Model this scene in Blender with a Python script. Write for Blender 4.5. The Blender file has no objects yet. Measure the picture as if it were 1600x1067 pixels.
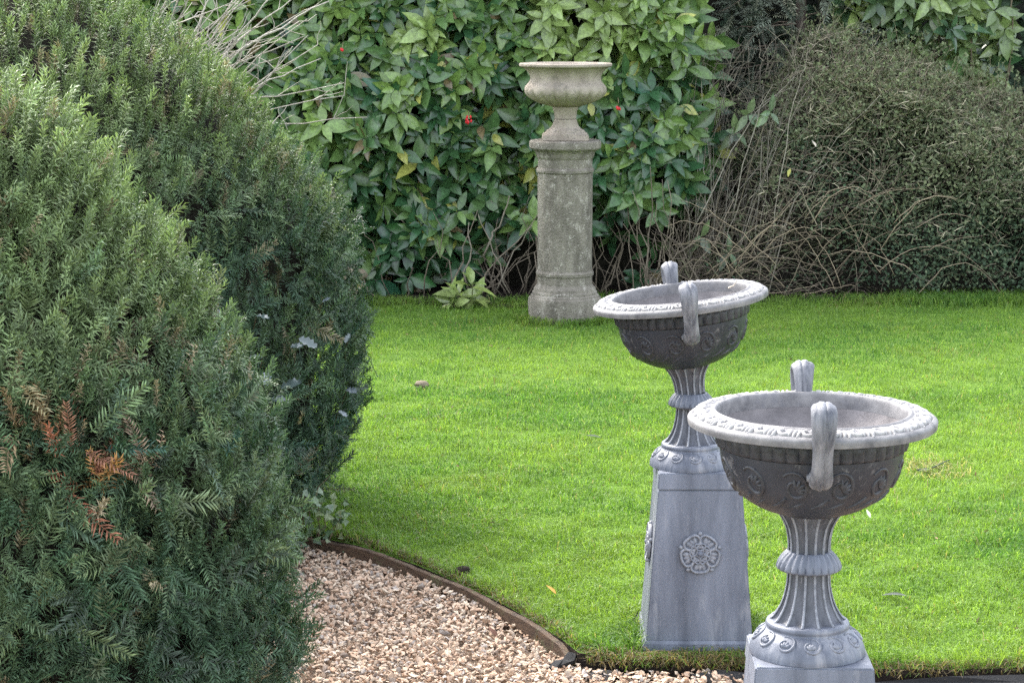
import bpy, bmesh, math, random
import numpy as np
from mathutils import Vector, Matrix

random.seed(7)
RNG = np.random.default_rng(7)
PI = math.pi
scene = bpy.context.scene
C = scene.collection

# ------------------------------------------------------------------ camera, sky, sun, exposure
CAM_H, PITCH, FPX = 2.28, math.radians(8.93), 3360.0
cam_data = bpy.data.cameras.new("camera")
cam_data.sensor_width = 36.0
cam_data.lens = 36.0 * FPX / 1600.0
cam_data.clip_start = 0.1
cam_data.clip_end = 2000.0
cam = bpy.data.objects.new("camera", cam_data)
C.objects.link(cam)
cam.location = (0, 0, CAM_H)
cam.rotation_euler = (PI / 2 - PITCH, 0, 0)
scene.camera = cam

SUN_EL, SUN_AZ = math.radians(46), math.radians(-38)      # azimuth from +Y, negative = towards -X
world = bpy.data.worlds.new("World")
scene.world = world
world.use_nodes = True
wn = world.node_tree.nodes
sky = wn.new("ShaderNodeTexSky")
sky.sky_type = 'NISHITA'
sky.sun_disc = False
sky.sun_elevation = SUN_EL
sky.sun_rotation = SUN_AZ
sky.dust_density = 2.5
sky.air_density = 1.0
bgn = wn["Background"]
bgn.inputs['Strength'].default_value = 0.15
hsv = wn.new("ShaderNodeHueSaturation")          # thin cloud: a paler sky than a clear one
hsv.inputs['Saturation'].default_value = 0.38
world.node_tree.links.new(sky.outputs[0], hsv.inputs['Color'])
world.node_tree.links.new(hsv.outputs[0], bgn.inputs['Color'])

sun_data = bpy.data.lights.new("sun", 'SUN')
sun_data.energy = 1.0
sun_data.angle = math.radians(22.0)
sun_data.color = (1.0, 0.94, 0.85)
sun = bpy.data.objects.new("sun", sun_data)
C.objects.link(sun)
SUN_DIR = Vector((math.sin(SUN_AZ) * math.cos(SUN_EL), math.cos(SUN_AZ) * math.cos(SUN_EL), math.sin(SUN_EL)))
sun.rotation_euler = SUN_DIR.to_track_quat('Z', 'Y').to_euler()
sun.location = SUN_DIR * 30

vs = scene.view_settings
vs.view_transform = 'Standard'
vs.look = 'None'
vs.exposure = 2.7
vs.gamma = 1.0
vs.use_curve_mapping = False
scene.cycles.max_bounces = 6
scene.cycles.transparent_max_bounces = 4
scene.cycles.use_denoising = False
scene.cycles.sample_clamp_indirect = 4.0


# ------------------------------------------------------------------ helpers
def link(o, parent=None):
    C.objects.link(o)
    if parent is not None:
        o.parent = parent
    return o


def tag(o, label=None, cat=None, group=None, kind=None):
    if label: o['label'] = label
    if cat: o['category'] = cat
    if group: o['group'] = group
    if kind: o['kind'] = kind
    return o


def empty(name, loc=(0, 0, 0), rz=0.0):
    o = bpy.data.objects.new(name, None)
    o.empty_display_size = 0.1
    o.location = loc
    o.rotation_euler = (0, 0, rz)
    return link(o)


def mesh_tris(name, V, F, col=None, smooth=False):
    """mesh from numpy verts (n,3), triangles (m,3) and per-vertex colours (n,3)"""
    V = np.ascontiguousarray(V, dtype=np.float32)
    F = np.ascontiguousarray(F, dtype=np.int32)
    me = bpy.data.meshes.new(name)
    me.vertices.add(len(V))
    me.vertices.foreach_set('co', V.ravel())
    me.loops.add(F.size)
    me.loops.foreach_set('vertex_index', F.ravel())
    me.polygons.add(len(F))
    me.polygons.foreach_set('loop_start', np.arange(0, F.size, 3, dtype=np.int32))
    me.polygons.foreach_set('use_smooth', np.full(len(F), smooth))
    me.update(calc_edges=True)
    if col is not None:
        a = me.attributes.new('col', 'FLOAT_COLOR', 'POINT')
        c4 = np.ones((len(V), 4), dtype=np.float32)
        c4[:, :3] = col
        a.data.foreach_set('color', c4.ravel())
    return me


def obj(name, me, mat=None, parent=None):
    o = bpy.data.objects.new(name, me)
    if mat is not None and not me.materials:
        me.materials.append(mat)
    return link(o, parent)


def bm_obj(name, bm, mat, parent=None, smooth=True, angle=35):
    me = bpy.data.meshes.new(name)
    bmesh.ops.recalc_face_normals(bm, faces=bm.faces)
    bm.to_mesh(me)
    bm.free()
    if smooth:
        me.polygons.foreach_set('use_smooth', [True] * len(me.polygons))
        me.set_sharp_from_angle(angle=math.radians(angle))
    return obj(name, me, mat, parent)


def scatter(template, R, T, col):
    """N copies of a (V,F,shade) template; R (N,3,3), T (N,3), col (N,3)"""
    tv, tf, sh = template
    N, n = len(T), len(tv)
    V = np.einsum('nij,vj->nvi', R, tv) + T[:, None, :]
    F = tf[None] + (np.arange(N) * n)[:, None, None]
    cc = col[:, None, :] * sh[None, :, None]
    return V.reshape(-1, 3), F.reshape(-1, 3), cc.reshape(-1, 3)


def join(parts):
    Vs, Fs, Cs, off = [], [], [], 0
    for V, F, c in parts:
        Vs.append(V); Fs.append(F + off); Cs.append(c)
        off += len(V)
    return np.concatenate(Vs), np.concatenate(Fs), np.concatenate(Cs)


def norm(v):
    v = np.asarray(v, dtype=float)
    return v / np.maximum(np.linalg.norm(v, axis=-1, keepdims=True), 1e-9)


def frames(axis, face):
    """rotation matrices with local +Y along axis and local +Z towards face"""
    y = norm(axis)
    x = norm(np.cross(y, face))
    z = np.cross(x, y)
    return np.stack([x, y, z], axis=-1)


def wob(p, f=1.0, seed=0.0):
    """cheap smooth noise in -1..1 for numpy points (…,3)"""
    x, y, z = p[..., 0] * f + seed, p[..., 1] * f + seed * 1.7, p[..., 2] * f - seed * 0.6
    return (np.sin(1.7 * x + 1.3 * np.sin(1.1 * y + z)) + np.sin(2.3 * y + 1.1 * np.sin(1.9 * z + x)) + np.sin(2.9 * z + 1.7 * np.sin(1.3 * x - y))) / 3


def project(P):
    """pixel position in the 1600x1067 picture, to find which pieces show largest"""
    P = np.asarray(P)
    dz = P[..., 2] - CAM_H
    zc = P[..., 1] * math.cos(PITCH) - dz * math.sin(PITCH)
    yc = P[..., 1] * math.sin(PITCH) + dz * math.cos(PITCH)
    zc = np.maximum(zc, 0.1)
    return 800 + FPX * P[..., 0] / zc, 533.5 - FPX * yc / zc, zc


def tube_arrays(pts, r0, r1, sides=4, col=(1, 1, 1)):
    pts = np.asarray(pts, dtype=float)
    n = len(pts)
    tan = norm(np.gradient(pts, axis=0))
    ref = np.array([0.31, 0.2, 0.93])
    a = norm(np.cross(tan, ref))
    b = np.cross(tan, a)
    rr = np.linspace(r0, r1, n)[:, None, None]
    th = np.arange(sides) * 2 * PI / sides
    V = pts[:, None, :] + rr * (np.cos(th)[None, :, None] * a[:, None, :] + np.sin(th)[None, :, None] * b[:, None, :])
    F = []
    for i in range(n - 1):
        for j in range(sides):
            k = (j + 1) % sides
            p, q, r, s = i * sides + j, i * sides + k, (i + 1) * sides + k, (i + 1) * sides + j
            F += [(p, q, r), (p, r, s)]
    for j in range(1, sides - 1):
        F.append((0, j + 1, j))
        F.append(((n - 1) * sides, (n - 1) * sides + j, (n - 1) * sides + j + 1))
    V = V.reshape(-1, 3)
    return V, np.array(F), np.tile(np.asarray(col, dtype=float), (len(V), 1))


# ------------------------------------------------------------------ materials
def new_mat(name):
    m = bpy.data.materials.new(name)
    m.use_nodes = True
    nt = m.node_tree
    b = nt.nodes['Principled BSDF']
    return m, nt, nt.nodes, nt.links, b


def ramp(n, stops):
    r = n.new('ShaderNodeValToRGB')
    e = r.color_ramp.elements
    while len(e) < len(stops):
        e.new(0.5)
    for i, (p, c) in enumerate(stops):
        e[i].position = p
        e[i].color = (*c, 1) if len(c) == 3 else c
    return r


def leaf_mat(name, rough=0.45, trans=0.25, spec=0.5, mottle=0.35, scale=30, tint=(1.15, 1.25, 0.7)):
    m, nt, n, l, b = new_mat(name)
    at = n.new('ShaderNodeAttribute'); at.attribute_name = 'col'
    geo = n.new('ShaderNodeNewGeometry')
    nz = n.new('ShaderNodeTexNoise'); nz.inputs['Scale'].default_value = scale; nz.inputs['Detail'].default_value = 3
    l.new(geo.outputs['Position'], nz.inputs['Vector'])
    mr = n.new('ShaderNodeMapRange'); mr.inputs[1].default_value = 0.3; mr.inputs[2].default_value = 0.7
    mr.inputs[3].default_value = 1 - mottle; mr.inputs[4].default_value = 1 + mottle
    l.new(nz.outputs['Fac'], mr.inputs[0])
    mul = n.new('ShaderNodeVectorMath'); mul.operation = 'SCALE'
    l.new(at.outputs['Color'], mul.inputs[0]); l.new(mr.outputs[0], mul.inputs['Scale'])
    l.new(mul.outputs[0], b.inputs['Base Color'])
    b.inputs['Roughness'].default_value = rough
    b.inputs['Specular IOR Level'].default_value = spec
    if trans > 0:
        tr = n.new('ShaderNodeBsdfTranslucent')
        tm = n.new('ShaderNodeVectorMath'); tm.operation = 'MULTIPLY'
        l.new(mul.outputs[0], tm.inputs[0]); tm.inputs[1].default_value = tint
        l.new(tm.outputs[0], tr.inputs['Color'])
        mx = n.new('ShaderNodeMixShader'); mx.inputs[0].default_value = trans
        l.new(b.outputs[0], mx.inputs[1]); l.new(tr.outputs[0], mx.inputs[2])
        l.new(mx.outputs[0], n['Material Output'].inputs['Surface'])
    return m


def noise_mat(name, c0, c1, scale=8, rough=0.8, bump=0.3, detail=8, stretch=(1, 1, 1), spots=None, spot_scale=60, spot_at=0.62, bump_dist=0.004, spec=0.4, metal=0.0, streak=False, soft=0.06, spot_mix=0.9):
    m, nt, n, l, b = new_mat(name)
    tc = n.new('ShaderNodeTexCoord')
    mp = n.new('ShaderNodeMapping'); mp.inputs['Scale'].default_value = stretch
    l.new(tc.outputs['Object'], mp.inputs['Vector'])
    nz = n.new('ShaderNodeTexNoise'); nz.inputs['Scale'].default_value = scale; nz.inputs['Detail'].default_value = detail
    nz.inputs['Roughness'].default_value = 0.65
    l.new(mp.outputs[0], nz.inputs['Vector'])
    r = ramp(n, [(0.3, c0), (0.7, c1)])
    l.new(nz.outputs['Fac'], r.inputs[0])
    out = r.outputs[0]
    if spots:
        n2 = n.new('ShaderNodeTexNoise'); n2.inputs['Scale'].default_value = spot_scale; n2.inputs['Detail'].default_value = 8
        n2.inputs['Roughness'].default_value = 0.7
        l.new(mp.outputs[0] if streak else tc.outputs['Object'], n2.inputs['Vector'])
        # the marks come in patches, not evenly
        n4 = n.new('ShaderNodeTexNoise'); n4.inputs['Scale'].default_value = spot_scale * 0.17; n4.inputs['Detail'].default_value = 4
        l.new(tc.outputs['Object'], n4.inputs['Vector'])
        ad = n.new('ShaderNodeMath'); ad.operation = 'MULTIPLY_ADD'
        l.new(n4.outputs['Fac'], ad.inputs[0]); ad.inputs[1].default_value = 0.75; ad.inputs[2].default_value = -0.375
        sm_ = n.new('ShaderNodeMath'); sm_.operation = 'ADD'
        l.new(n2.outputs['Fac'], sm_.inputs[0]); l.new(ad.outputs[0], sm_.inputs[1])
        r2 = ramp(n, [(spot_at, (0, 0, 0)), (spot_at + soft, (spot_mix,) * 3)])
        l.new(sm_.outputs[0], r2.inputs[0])
        mx = n.new('ShaderNodeMix'); mx.data_type = 'RGBA'
        l.new(r2.outputs[0], mx.inputs[0]); l.new(out, mx.inputs[6]); mx.inputs[7].default_value = (*spots, 1)
        out = mx.outputs[2]
    l.new(out, b.inputs['Base Color'])
    b.inputs['Roughness'].default_value = rough
    b.inputs['Specular IOR Level'].default_value = spec
    b.inputs['Metallic'].default_value = metal
    if bump:
        n3 = n.new('ShaderNodeTexNoise'); n3.inputs['Scale'].default_value = scale * 9; n3.inputs['Detail'].default_value = 6
        l.new(tc.outputs['Object'], n3.inputs['Vector'])
        bp = n.new('ShaderNodeBump'); bp.inputs['Strength'].default_value = bump; bp.inputs['Distance'].default_value = bump_dist
        l.new(n3.outputs['Fac'], bp.inputs['Height']); l.new(bp.outputs[0], b.inputs['Normal'])
    return m


M = {}
M['grass'] = leaf_mat('grass_blades', 0.5, 0.45, 0.35, 0.15, 5, (1.25, 1.3, 0.6))
M['yew'] = leaf_mat('yew_needles', 0.5, 0.22, 0.3, 0.25, 12)
M['laurel'] = leaf_mat('laurel_leaves', 0.27, 0.15, 0.5, 0.3, 45)
M['dry'] = leaf_mat('dry_foliage', 0.75, 0.12, 0.25, 0.3, 20, (1.1, 1.1, 0.9))
M['bark'] = leaf_mat('twig_bark', 0.8, 0.0, 0.25, 0.3, 60)
M['pebble'] = leaf_mat('gravel_stones', 0.75, 0.0, 0.35, 0.2, 120)
M['inner'] = noise_mat('shade_core_fill', (0.012, 0.011, 0.009), (0.03, 0.028, 0.02), 14, 0.95, 0.8, bump_dist=0.03, spec=0.1)  # dark fill for the solid cores added inside bushes, hedge and mound
M['lawn'] = noise_mat('turf', (0.05, 0.10, 0.015), (0.10, 0.17, 0.025), 6, 0.95, 0.6, bump_dist=0.02, spec=0.1)
M['soil'] = noise_mat('dark_soil', (0.012, 0.009, 0.008), (0.035, 0.026, 0.02), 30, 0.95, 0.8, bump_dist=0.01, spec=0.15)
M['path'] = noise_mat('gravel_bed', (0.12, 0.085, 0.06), (0.26, 0.20, 0.15), 60, 0.95, 0.5, spec=0.1)
M['lead'] = noise_mat('weathered_lead', (0.055, 0.063, 0.085), (0.158, 0.173, 0.215), 11, 0.5, 0.28, stretch=(1, 1, 0.16), spots=(0.22, 0.225, 0.25), spot_scale=26, spot_at=0.55, streak=True, soft=0.16, spot_mix=0.75, bump_dist=0.002)
M['edge'] = noise_mat('pale_lead_edge', (0.10, 0.108, 0.132), (0.25, 0.26, 0.29), 60, 0.5, 0.3, bump_dist=0.001)  # paler lead for flute edges and rosette petals
M['scroll'] = noise_mat('bleached_relief', (0.20, 0.195, 0.195), (0.38, 0.365, 0.36), 34, 0.65, 0.4, bump_dist=0.002)
M['rim'] = noise_mat('bleached_lead', (0.075, 0.074, 0.08), (0.215, 0.208, 0.208), 22, 0.65, 0.4, spots=(0.12, 0.12, 0.135), spot_scale=40, spot_at=0.56, soft=0.15, spot_mix=0.6, bump_dist=0.002)
M['bowl'] = noise_mat('dark_iron', (0.016, 0.018, 0.026), (0.036, 0.040, 0.051), 9, 0.5, 0.35, stretch=(1, 1, 0.4), spots=(0.15, 0.145, 0.15), spot_scale=38, spot_at=0.63, soft=0.12, spot_mix=0.7, bump_dist=0.002)
M['worn'] = noise_mat('worn_iron_relief', (0.014, 0.015, 0.020), (0.052, 0.054, 0.064), 45, 0.5, 0.3, bump_dist=0.002)
M['inside'] = noise_mat('bowl_inside', (0.095, 0.088, 0.09), (0.19, 0.175, 0.175), 16, 0.85, 0.6, spots=(0.10, 0.09, 0.09), spot_scale=110, spot_at=0.58, soft=0.1, bump_dist=0.003)
M['handle'] = noise_mat('streaked_lead', (0.035, 0.04, 0.056), (0.24, 0.24, 0.26), 42, 0.55, 0.6, stretch=(1, 1, 0.12), bump_dist=0.002)
M['stem'] = noise_mat('stem_lead', (0.026, 0.028, 0.036), (0.13, 0.136, 0.162), 24, 0.5, 0.4, stretch=(1, 1, 0.18), spots=(0.25, 0.25, 0.27), spot_scale=60, spot_at=0.58, streak=True, soft=0.12, spot_mix=0.7, bump_dist=0.002)
M['stone'] = noise_mat('lichened_stone', (0.078, 0.070, 0.058), (0.235, 0.213, 0.178), 8, 0.9, 1.0, stretch=(1, 1, 0.45), spots=(0.40, 0.375, 0.33), spot_scale=95, spot_at=0.57, soft=0.10, spot_mix=0.6, bump_dist=0.012, spec=0.2)
M['urnstone'] = noise_mat('buff_stone', (0.18, 0.152, 0.123), (0.35, 0.305, 0.255), 8, 0.9, 0.9, stretch=(1, 1, 0.6), spots=(0.12, 0.11, 0.095), spot_scale=30, spot_at=0.57, soft=0.14, spot_mix=0.7, bump_dist=0.008, spec=0.2)
M['timber'] = noise_mat('wet_timber', (0.03, 0.018, 0.012), (0.125, 0.078, 0.048), 22, 0.85, 0.8, stretch=(0.5, 0.5, 3.0), spots=(0.10, 0.11, 0.05), spot_scale=30, spot_at=0.56, soft=0.15, spot_mix=0.7, bump_dist=0.004)
M['plastic'] = noise_mat('black_membrane', (0.006, 0.006, 0.007), (0.014, 0.014, 0.014), 30, 0.85, 0.6, bump_dist=0.004)
M['berry'] = noise_mat('red_berry', (0.45, 0.01, 0.02), (0.6, 0.02, 0.03), 20, 0.3, 0.0)
M['rock'] = noise_mat('tan_stone', (0.10, 0.08, 0.055), (0.22, 0.18, 0.125), 14, 0.9, 0.8, bump_dist=0.006)

# ------------------------------------------------------------------ ground, path, soil
# edge between lawn and gravel, from the yew round to the right
EDGE = [(-2.6, 9.75), (-1.6, 9.50), (-0.859, 9.072), (-0.654, 8.916), (-0.395, 8.598), (-0.204, 8.302), (-0.049, 8.042), (0.072, 7.798),
        (0.186, 7.535), (0.235, 7.39), (0.36, 7.31), (0.56, 7.29), (0.78, 7.29), (1.02, 7.25), (1.28, 7.20), (1.54, 7.19), (1.78, 7.22), (2.4, 7.2), (4.0, 7.3), (9.0, 7.4)]


def edge_y(x):
    return np.interp(x, [p[0] for p in EDGE], [p[1] for p in EDGE])


def sheet(name, pts, z, mat, kind='structure'):
    bm = bmesh.new()
    vs_ = [bm.verts.new((x, y, z)) for x, y in pts]
    f = bm.faces.new(vs_)
    bmesh.ops.triangulate(bm, faces=[f])
    o = bm_obj(name, bm, mat, smooth=False)
    for p in o.data.polygons:
        if p.normal.z < 0:
            p.flip()
    tag(o, kind=kind)
    return o


sheet('ground', [(-400, -200), (400, -200), (400, 800), (-400, 800)], -0.10, M['lawn'])
sheet('gravel_path', [(-9, 1.0), (9, 1.0)] + [(x, y + 0.01) for x, y in reversed(EDGE)] + [(-9, 10.2)], -0.075, M['path'])
# the lawn is a slab whose cut edge stands above the gravel
bm = bmesh.new()
loop = [(x, y) for x, y in EDGE] + [(14, 7.4), (14, 60), (-14, 60), (-14, 10.4)]
top = [bm.verts.new((x, y, 0.0)) for x, y in loop]
low = [bm.verts.new((x, y - 0.012, -0.096)) for x, y in loop]
f = bm.faces.new(top)
for i in range(len(loop)):
    j = (i + 1) % len(loop)
    q = bm.faces.new((top[i], top[j], low[j], low[i]))
    q.material_index = 1
bmesh.ops.triangulate(bm, faces=[f])
lawn = bm_obj('lawn', bm, None, smooth=False)
lawn.data.materials.append(M['lawn']); lawn.data.materials.append(M['soil'])
tag(lawn, kind='structure')
# strip of bare soil and leaf litter along the foot of the hedge
sheet('soil_bed', [(-9, 16.35), (-2, 16.3), (-0.6, 16.3), (0.0, 16.15), (0.7, 16.25), (1.6, 16.45), (2.4, 16.5), (3.2, 16.65), (4.2, 16.6), (9, 16.5), (9, 24), (-9, 24)], 0.006, M['soil'])


SX = np.linspace(0.22, 2.6, 40)
sheet('soil_strip', [(x, float(edge_y(x)) - 0.075 - 0.02 * math.sin(x * 9) - 0.012 * math.sin(x * 23)) for x in SX] + [(x, float(edge_y(x)) - 0.005) for x in SX[::-1]], -0.046, M['soil'])


def grass_blades(P, H, W, lean, col):
    N = len(P)
    a = RNG.uniform(0, 2 * PI, N)
    b = RNG.uniform(0, 2 * PI, N)
    side = np.stack([np.cos(a), np.sin(a), np.zeros(N)], -1) * (W / 2)[:, None]
    dirn = np.stack([np.cos(b), np.sin(b), np.zeros(N)], -1)
    up = np.array([0, 0, 1.0])
    mid = P + dirn * (H * lean * 0.30)[:, None] + up * (H * 0.62)[:, None]
    tip = P + dirn * (H * lean)[:, None] + up * (H * np.clip(1.05 - 0.35 * lean, 0.3, 1))[:, None]
    V = np.stack([P - side, P + side, mid + side * 0.8, mid - side * 0.8, tip], 1)
    F = np.array([[0, 1, 2], [0, 2, 3], [3, 2, 4]])[None] + (np.arange(N) * 5)[:, None, None]
    sh = np.array([0.85, 0.85, 1.0, 1.0, 1.08])
    c = col[:, None, :] * sh[None, :, None]
    return V.reshape(-1, 3), F.reshape(-1, 3), c.reshape(-1, 3)


def lawn_points(x0, x1, y0, y1, dens):
    n = int((x1 - x0) * (y1 - y0) * dens)
    P = np.stack([RNG.uniform(x0, x1, n), RNG.uniform(y0, y1, n), np.zeros(n)], -1)
    return P[(P[:, 1] > edge_y(P[:, 0]) + 0.012) & (P[:, 1] < 16.75 + 0.2 * np.sin(P[:, 0] * 3))]


def grass_colour(P):
    n = len(P)
    t = 0.5 + 0.5 * wob(P, 1.1, 3.0) + 0.35 * wob(P, 4.0, 1.0) + RNG.normal(0, 0.16, n)
    t = np.clip(t + 0.10 * (12.5 - P[:, 1]) / 4, 0, 1)[:, None]
    c = np.array([0.068, 0.160, 0.027]) * (1 - t) + np.array([0.190, 0.292, 0.052]) * t
    moss = (wob(P, 2.7, 12.0) > 0.42)[:, None] & (RNG.random((n, 1)) < 0.5)
    c = np.where(moss, [0.155, 0.225, 0.04], c)
    bright = RNG.random(n) < 0.10
    c[bright] = np.array([0.22, 0.34, 0.065])
    # straw-coloured dead blades here and there
    dead = RNG.random(n) < 0.012 + 0.08 * np.clip(wob(P, 2.3, 9.0) - 0.35, 0, 1)
    c[dead] = np.array([0.34, 0.29, 0.13]) * RNG.uniform(0.7, 1.1, (dead.sum(), 1))
    return c * RNG.uniform(0.85, 1.12, (n, 1))


parts = []
for (x0, x1, y0, y1, d) in ((-1.5, 2.7, 7.1, 9.6, 9500), (-1.9, 3.4, 9.6, 12.6, 6200), (-2.4, 4.6, 12.6, 16.9, 3300), (2.7, 5.5, 7.1, 12.6, 700), (-4, -1.9, 9.8, 16.6, 700)):
    P = lawn_points(x0, x1, y0, y1, d)
    P = P[~((abs(P[:, 0] - 0.67) < 0.26) & (P[:, 1] < 7.60)) | (RNG.random(len(P)) < 0.25)]
    n = len(P)
    H = RNG.uniform(0.016, 0.042, n) * (1 + 0.35 * wob(P, 3.1, 5.0) + 0.40 * wob(P, 10.0, 2.0)) * np.where(RNG.random(n) < 0.05, 1.6, 1.0)
    parts.append(grass_blades(P, H, RNG.uniform(0.0025, 0.0052, n) * np.where(RNG.random(n) < 0.08, 1.6, 1.0), RNG.uniform(0.2, 1.5, n), grass_colour(P)))
# longer tufts: along the edging, round the feet of the plinth and column, along the hedge
T = []
for x in np.arange(-0.9, 3.0, 0.012):
    if not 0.42 < x < 0.92: T.append((x, edge_y(x) + abs(RNG.normal(0.03, 0.03)) + 0.012))
for k in range(260):
    a = k / 260 * 3 + 1
    s, t = int(a) % 4, a % 1
    q = [(-.21 + .42 * t, -.215), (.215, -.21 + .42 * t), (-.21 + .42 * t, .215), (-.215, -.21 + .42 * t)][s]
    T.append((0.670 + q[0] * RNG.uniform(1, 1.2), 7.605 + q[1] * RNG.uniform(1, 1.2)))
for k in range(300):
    a = RNG.uniform(0, 2 * PI)
    r = 0.275 + abs(RNG.normal(0, 0.05))
    T.append((0.385 + r * math.cos(a), 15.50 + r * math.sin(a)))
for k in range(900):
    T.append((RNG.uniform(-1.8, 4.6), 16.35 + RNG.normal(0, 0.12)))
for k in range(700):
    T.append((RNG.uniform(3.0, 4.7), 16.45 + RNG.normal(0, 0.16)))
for k in range(260):
    T.append((RNG.uniform(-1.2, 3.2), RNG.uniform(7.4, 15)))
T = np.array(T)
P = np.repeat(np.c_[T, np.zeros(len(T))], 7, axis=0)
P[:, :2] += RNG.normal(0, 0.012, (len(P), 2))
P = P[P[:, 1] > edge_y(P[:, 0]) + 0.004]
n = len(P)
far = (P[:, 1] > 15.9) & (P[:, 0] > 2.6)
H = RNG.uniform(0.03, 0.085, n) * np.where(far, 1.35, 1.0)
parts.append(grass_blades(P, H, RNG.uniform(0.003, 0.0055, n), RNG.uniform(0.3, 1.1, n), grass_colour(P) * 0.9))
V, F, c = join(parts)
tag(obj('grass', mesh_tris('grass', V, F, c), M['grass']), 'short bright green lawn grass', kind='stuff')

# a withered tuft on the right of the lawn, and bits of leaf litter
P = np.stack([2.07 + RNG.normal(0, 0.09, 320), 10.36 + RNG.normal(0, 0.13, 320), np.zeros(320)], -1)
V, F, c = grass_blades(P, RNG.uniform(0.03, 0.07, 320), RNG.uniform(0.003, 0.006, 320), RNG.uniform(0.8, 1.7, 320), np.where(RNG.random((320, 1)) < 0.6, [0.36, 0.32, 0.17], [0.18, 0.20, 0.06]) * RNG.uniform(0.6, 1.1, (320, 1)))
tag(obj('dry_tuft', mesh_tris('dry_tuft', V, F, c), M['grass']), 'withered straw-coloured tuft in the lawn right of the urns', kind='stuff')
P = np.concatenate([np.stack([RNG.uniform(-1.0, 0.3, 420), RNG.uniform(6.9, 9.0, 420), np.full(420, -0.045)], -1), np.stack([RNG.uniform(-0.8, 3.5, 260), RNG.uniform(7.5, 16.3, 260), np.full(260, 0.022)], -1)])
P = P[(P[:, 2] > 0) | (P[:, 1] < edge_y(P[:, 0]) - 0.04)]
P = P[(P[:, 2] < 0) | (P[:, 1] > edge_y(P[:, 0]) + 0.05)]
n = len(P)
ax = norm(RNG.normal(0, 1, (n, 3)) * [1, 1, 0.25])
R = frames(ax, norm(RNG.normal(0, 0.4, (n, 3)) + [0, 0, 1])) * RNG.uniform(0.012, 0.04, n)[:, None, None]
V, F, c = scatter((np.array([(-0.1, 0, 0), (0.16, 0.3, 0.08), (0.05, 1, 0), (-0.16, 0.6, 0.1)]), np.array([(0, 1, 2), (0, 2, 3)]), np.ones(4)), R, P, np.where(RNG.random((n, 1)) < 0.6, [0.09, 0.055, 0.03], [0.16, 0.10, 0.055]) * RNG.uniform(0.5, 1.2, (n, 1)))
tag(obj('leaf_litter', mesh_tris('leaf_litter', V, F, c), M['dry']), 'brown bits of leaf and twig on gravel and lawn', kind='stuff')

# withered turf curling over the cut edge in front of the plinth and along the edging
parts = []
P = []
for k in range(3000):
    x = RNG.uniform(0.26, 1.0) if k % 3 else RNG.uniform(1.1, 2.1)
    P.append((x, edge_y(x) + RNG.normal(0.012, 0.028) * (1 if k % 3 else 0.5) * (0.5 + abs(math.sin(x * 6.0))), RNG.uniform(-0.03, 0.006)))
for k in range(1500):
    x = RNG.uniform(-0.9, 0.24)
    P.append((x + RNG.normal(0, 0.01), edge_y(x) + 0.02 + abs(RNG.normal(0, 0.045)), 0.0))
P = np.array(P)
n = len(P)
tt = RNG.random((n, 1))
c = np.where(tt < 0.45, np.array([0.22, 0.17, 0.08]), np.where(tt < 0.75, np.array([0.12, 0.09, 0.05]), np.array([0.11, 0.19, 0.03])))
V, F, c = grass_blades(P, RNG.uniform(0.02, 0.05, n), RNG.uniform(0.003, 0.005, n), RNG.uniform(0.9, 1.8, n), c * RNG.uniform(0.6, 1.15, (n, 1)))
tag(obj('withered_grass', mesh_tris('withered_grass', V, F, c), M['grass']), 'brown withered turf along the cut lawn edge', kind='stuff')


# ------------------------------------------------------------------ gravel
def chip():
    """an angular stone: the hull of a few random points"""
    bm = bmesh.new()
    for p in norm(RNG.normal(0, 1, (11, 3))) * RNG.uniform(0.8, 1.15, (11, 1)):
        bm.verts.new(p)
    h = bmesh.ops.convex_hull(bm, input=bm.verts)
    bmesh.ops.delete(bm, geom=[v for v in bm.verts if not v.link_faces], context='VERTS')
    bmesh.ops.triangulate(bm, faces=bm.faces)
    bm.verts.index_update()
    V = np.array([v.co for v in bm.verts]); F = np.array([[v.index for v in f.verts] for f in bm.faces])
    bm.free()
    return V, F


parts = []


def gravel(x0, x1, y0, y1, dens, s0, s1, z0, keep=None):
    n = int((x1 - x0) * (y1 - y0) * dens)
    P = np.stack([RNG.uniform(x0, x1, n), RNG.uniform(y0, y1, n), np.zeros(n)], -1)
    P = P[P[:, 1] < edge_y(P[:, 0]) - 0.02 - np.where(P[:, 0] > 0.24, np.clip(0.02 + 0.05 * wob(P, 6.0, 3.0), 0, 0.07) + 0.02 * RNG.random(len(P)), 0)]
    n = len(P)
    P[:, 2] = z0 + RNG.uniform(-0.008, 0.012, n) + 0.012 * wob(P, 3.0, 2.0)
    for k in range(24):
        sel = np.arange(n) % 24 == k
        m = sel.sum()
        tv, tf = chip()
        s = (s0 + (s1 - s0) * RNG.beta(1.3, 1.8, m))[:, None] * np.stack([RNG.uniform(0.8, 1.45, m), RNG.uniform(0.6, 1.0, m), RNG.uniform(0.25, 0.55, m)], -1)
        ax = norm(RNG.normal(0, 1, (m, 3)) * [1, 1, 0.3])
        R = frames(ax, norm(RNG.normal(0, 0.6, (m, 3)) + [0, 0, 1])) * s[:, None, :]
        u = RNG.random(m)[:, None]
        col = np.where(u < 0.42, [0.45, 0.325, 0.23], np.where(u < 0.66, [0.51, 0.41, 0.31], np.where(u < 0.84, [0.39, 0.255, 0.17], np.where(u < 0.93, [0.36, 0.31, 0.27], [0.20, 0.15, 0.115]))))
        parts.append(scatter((tv, tf, np.ones(len(tv))), R, P[sel], col * RNG.uniform(0.75, 1.15, (m, 1))))


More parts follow.
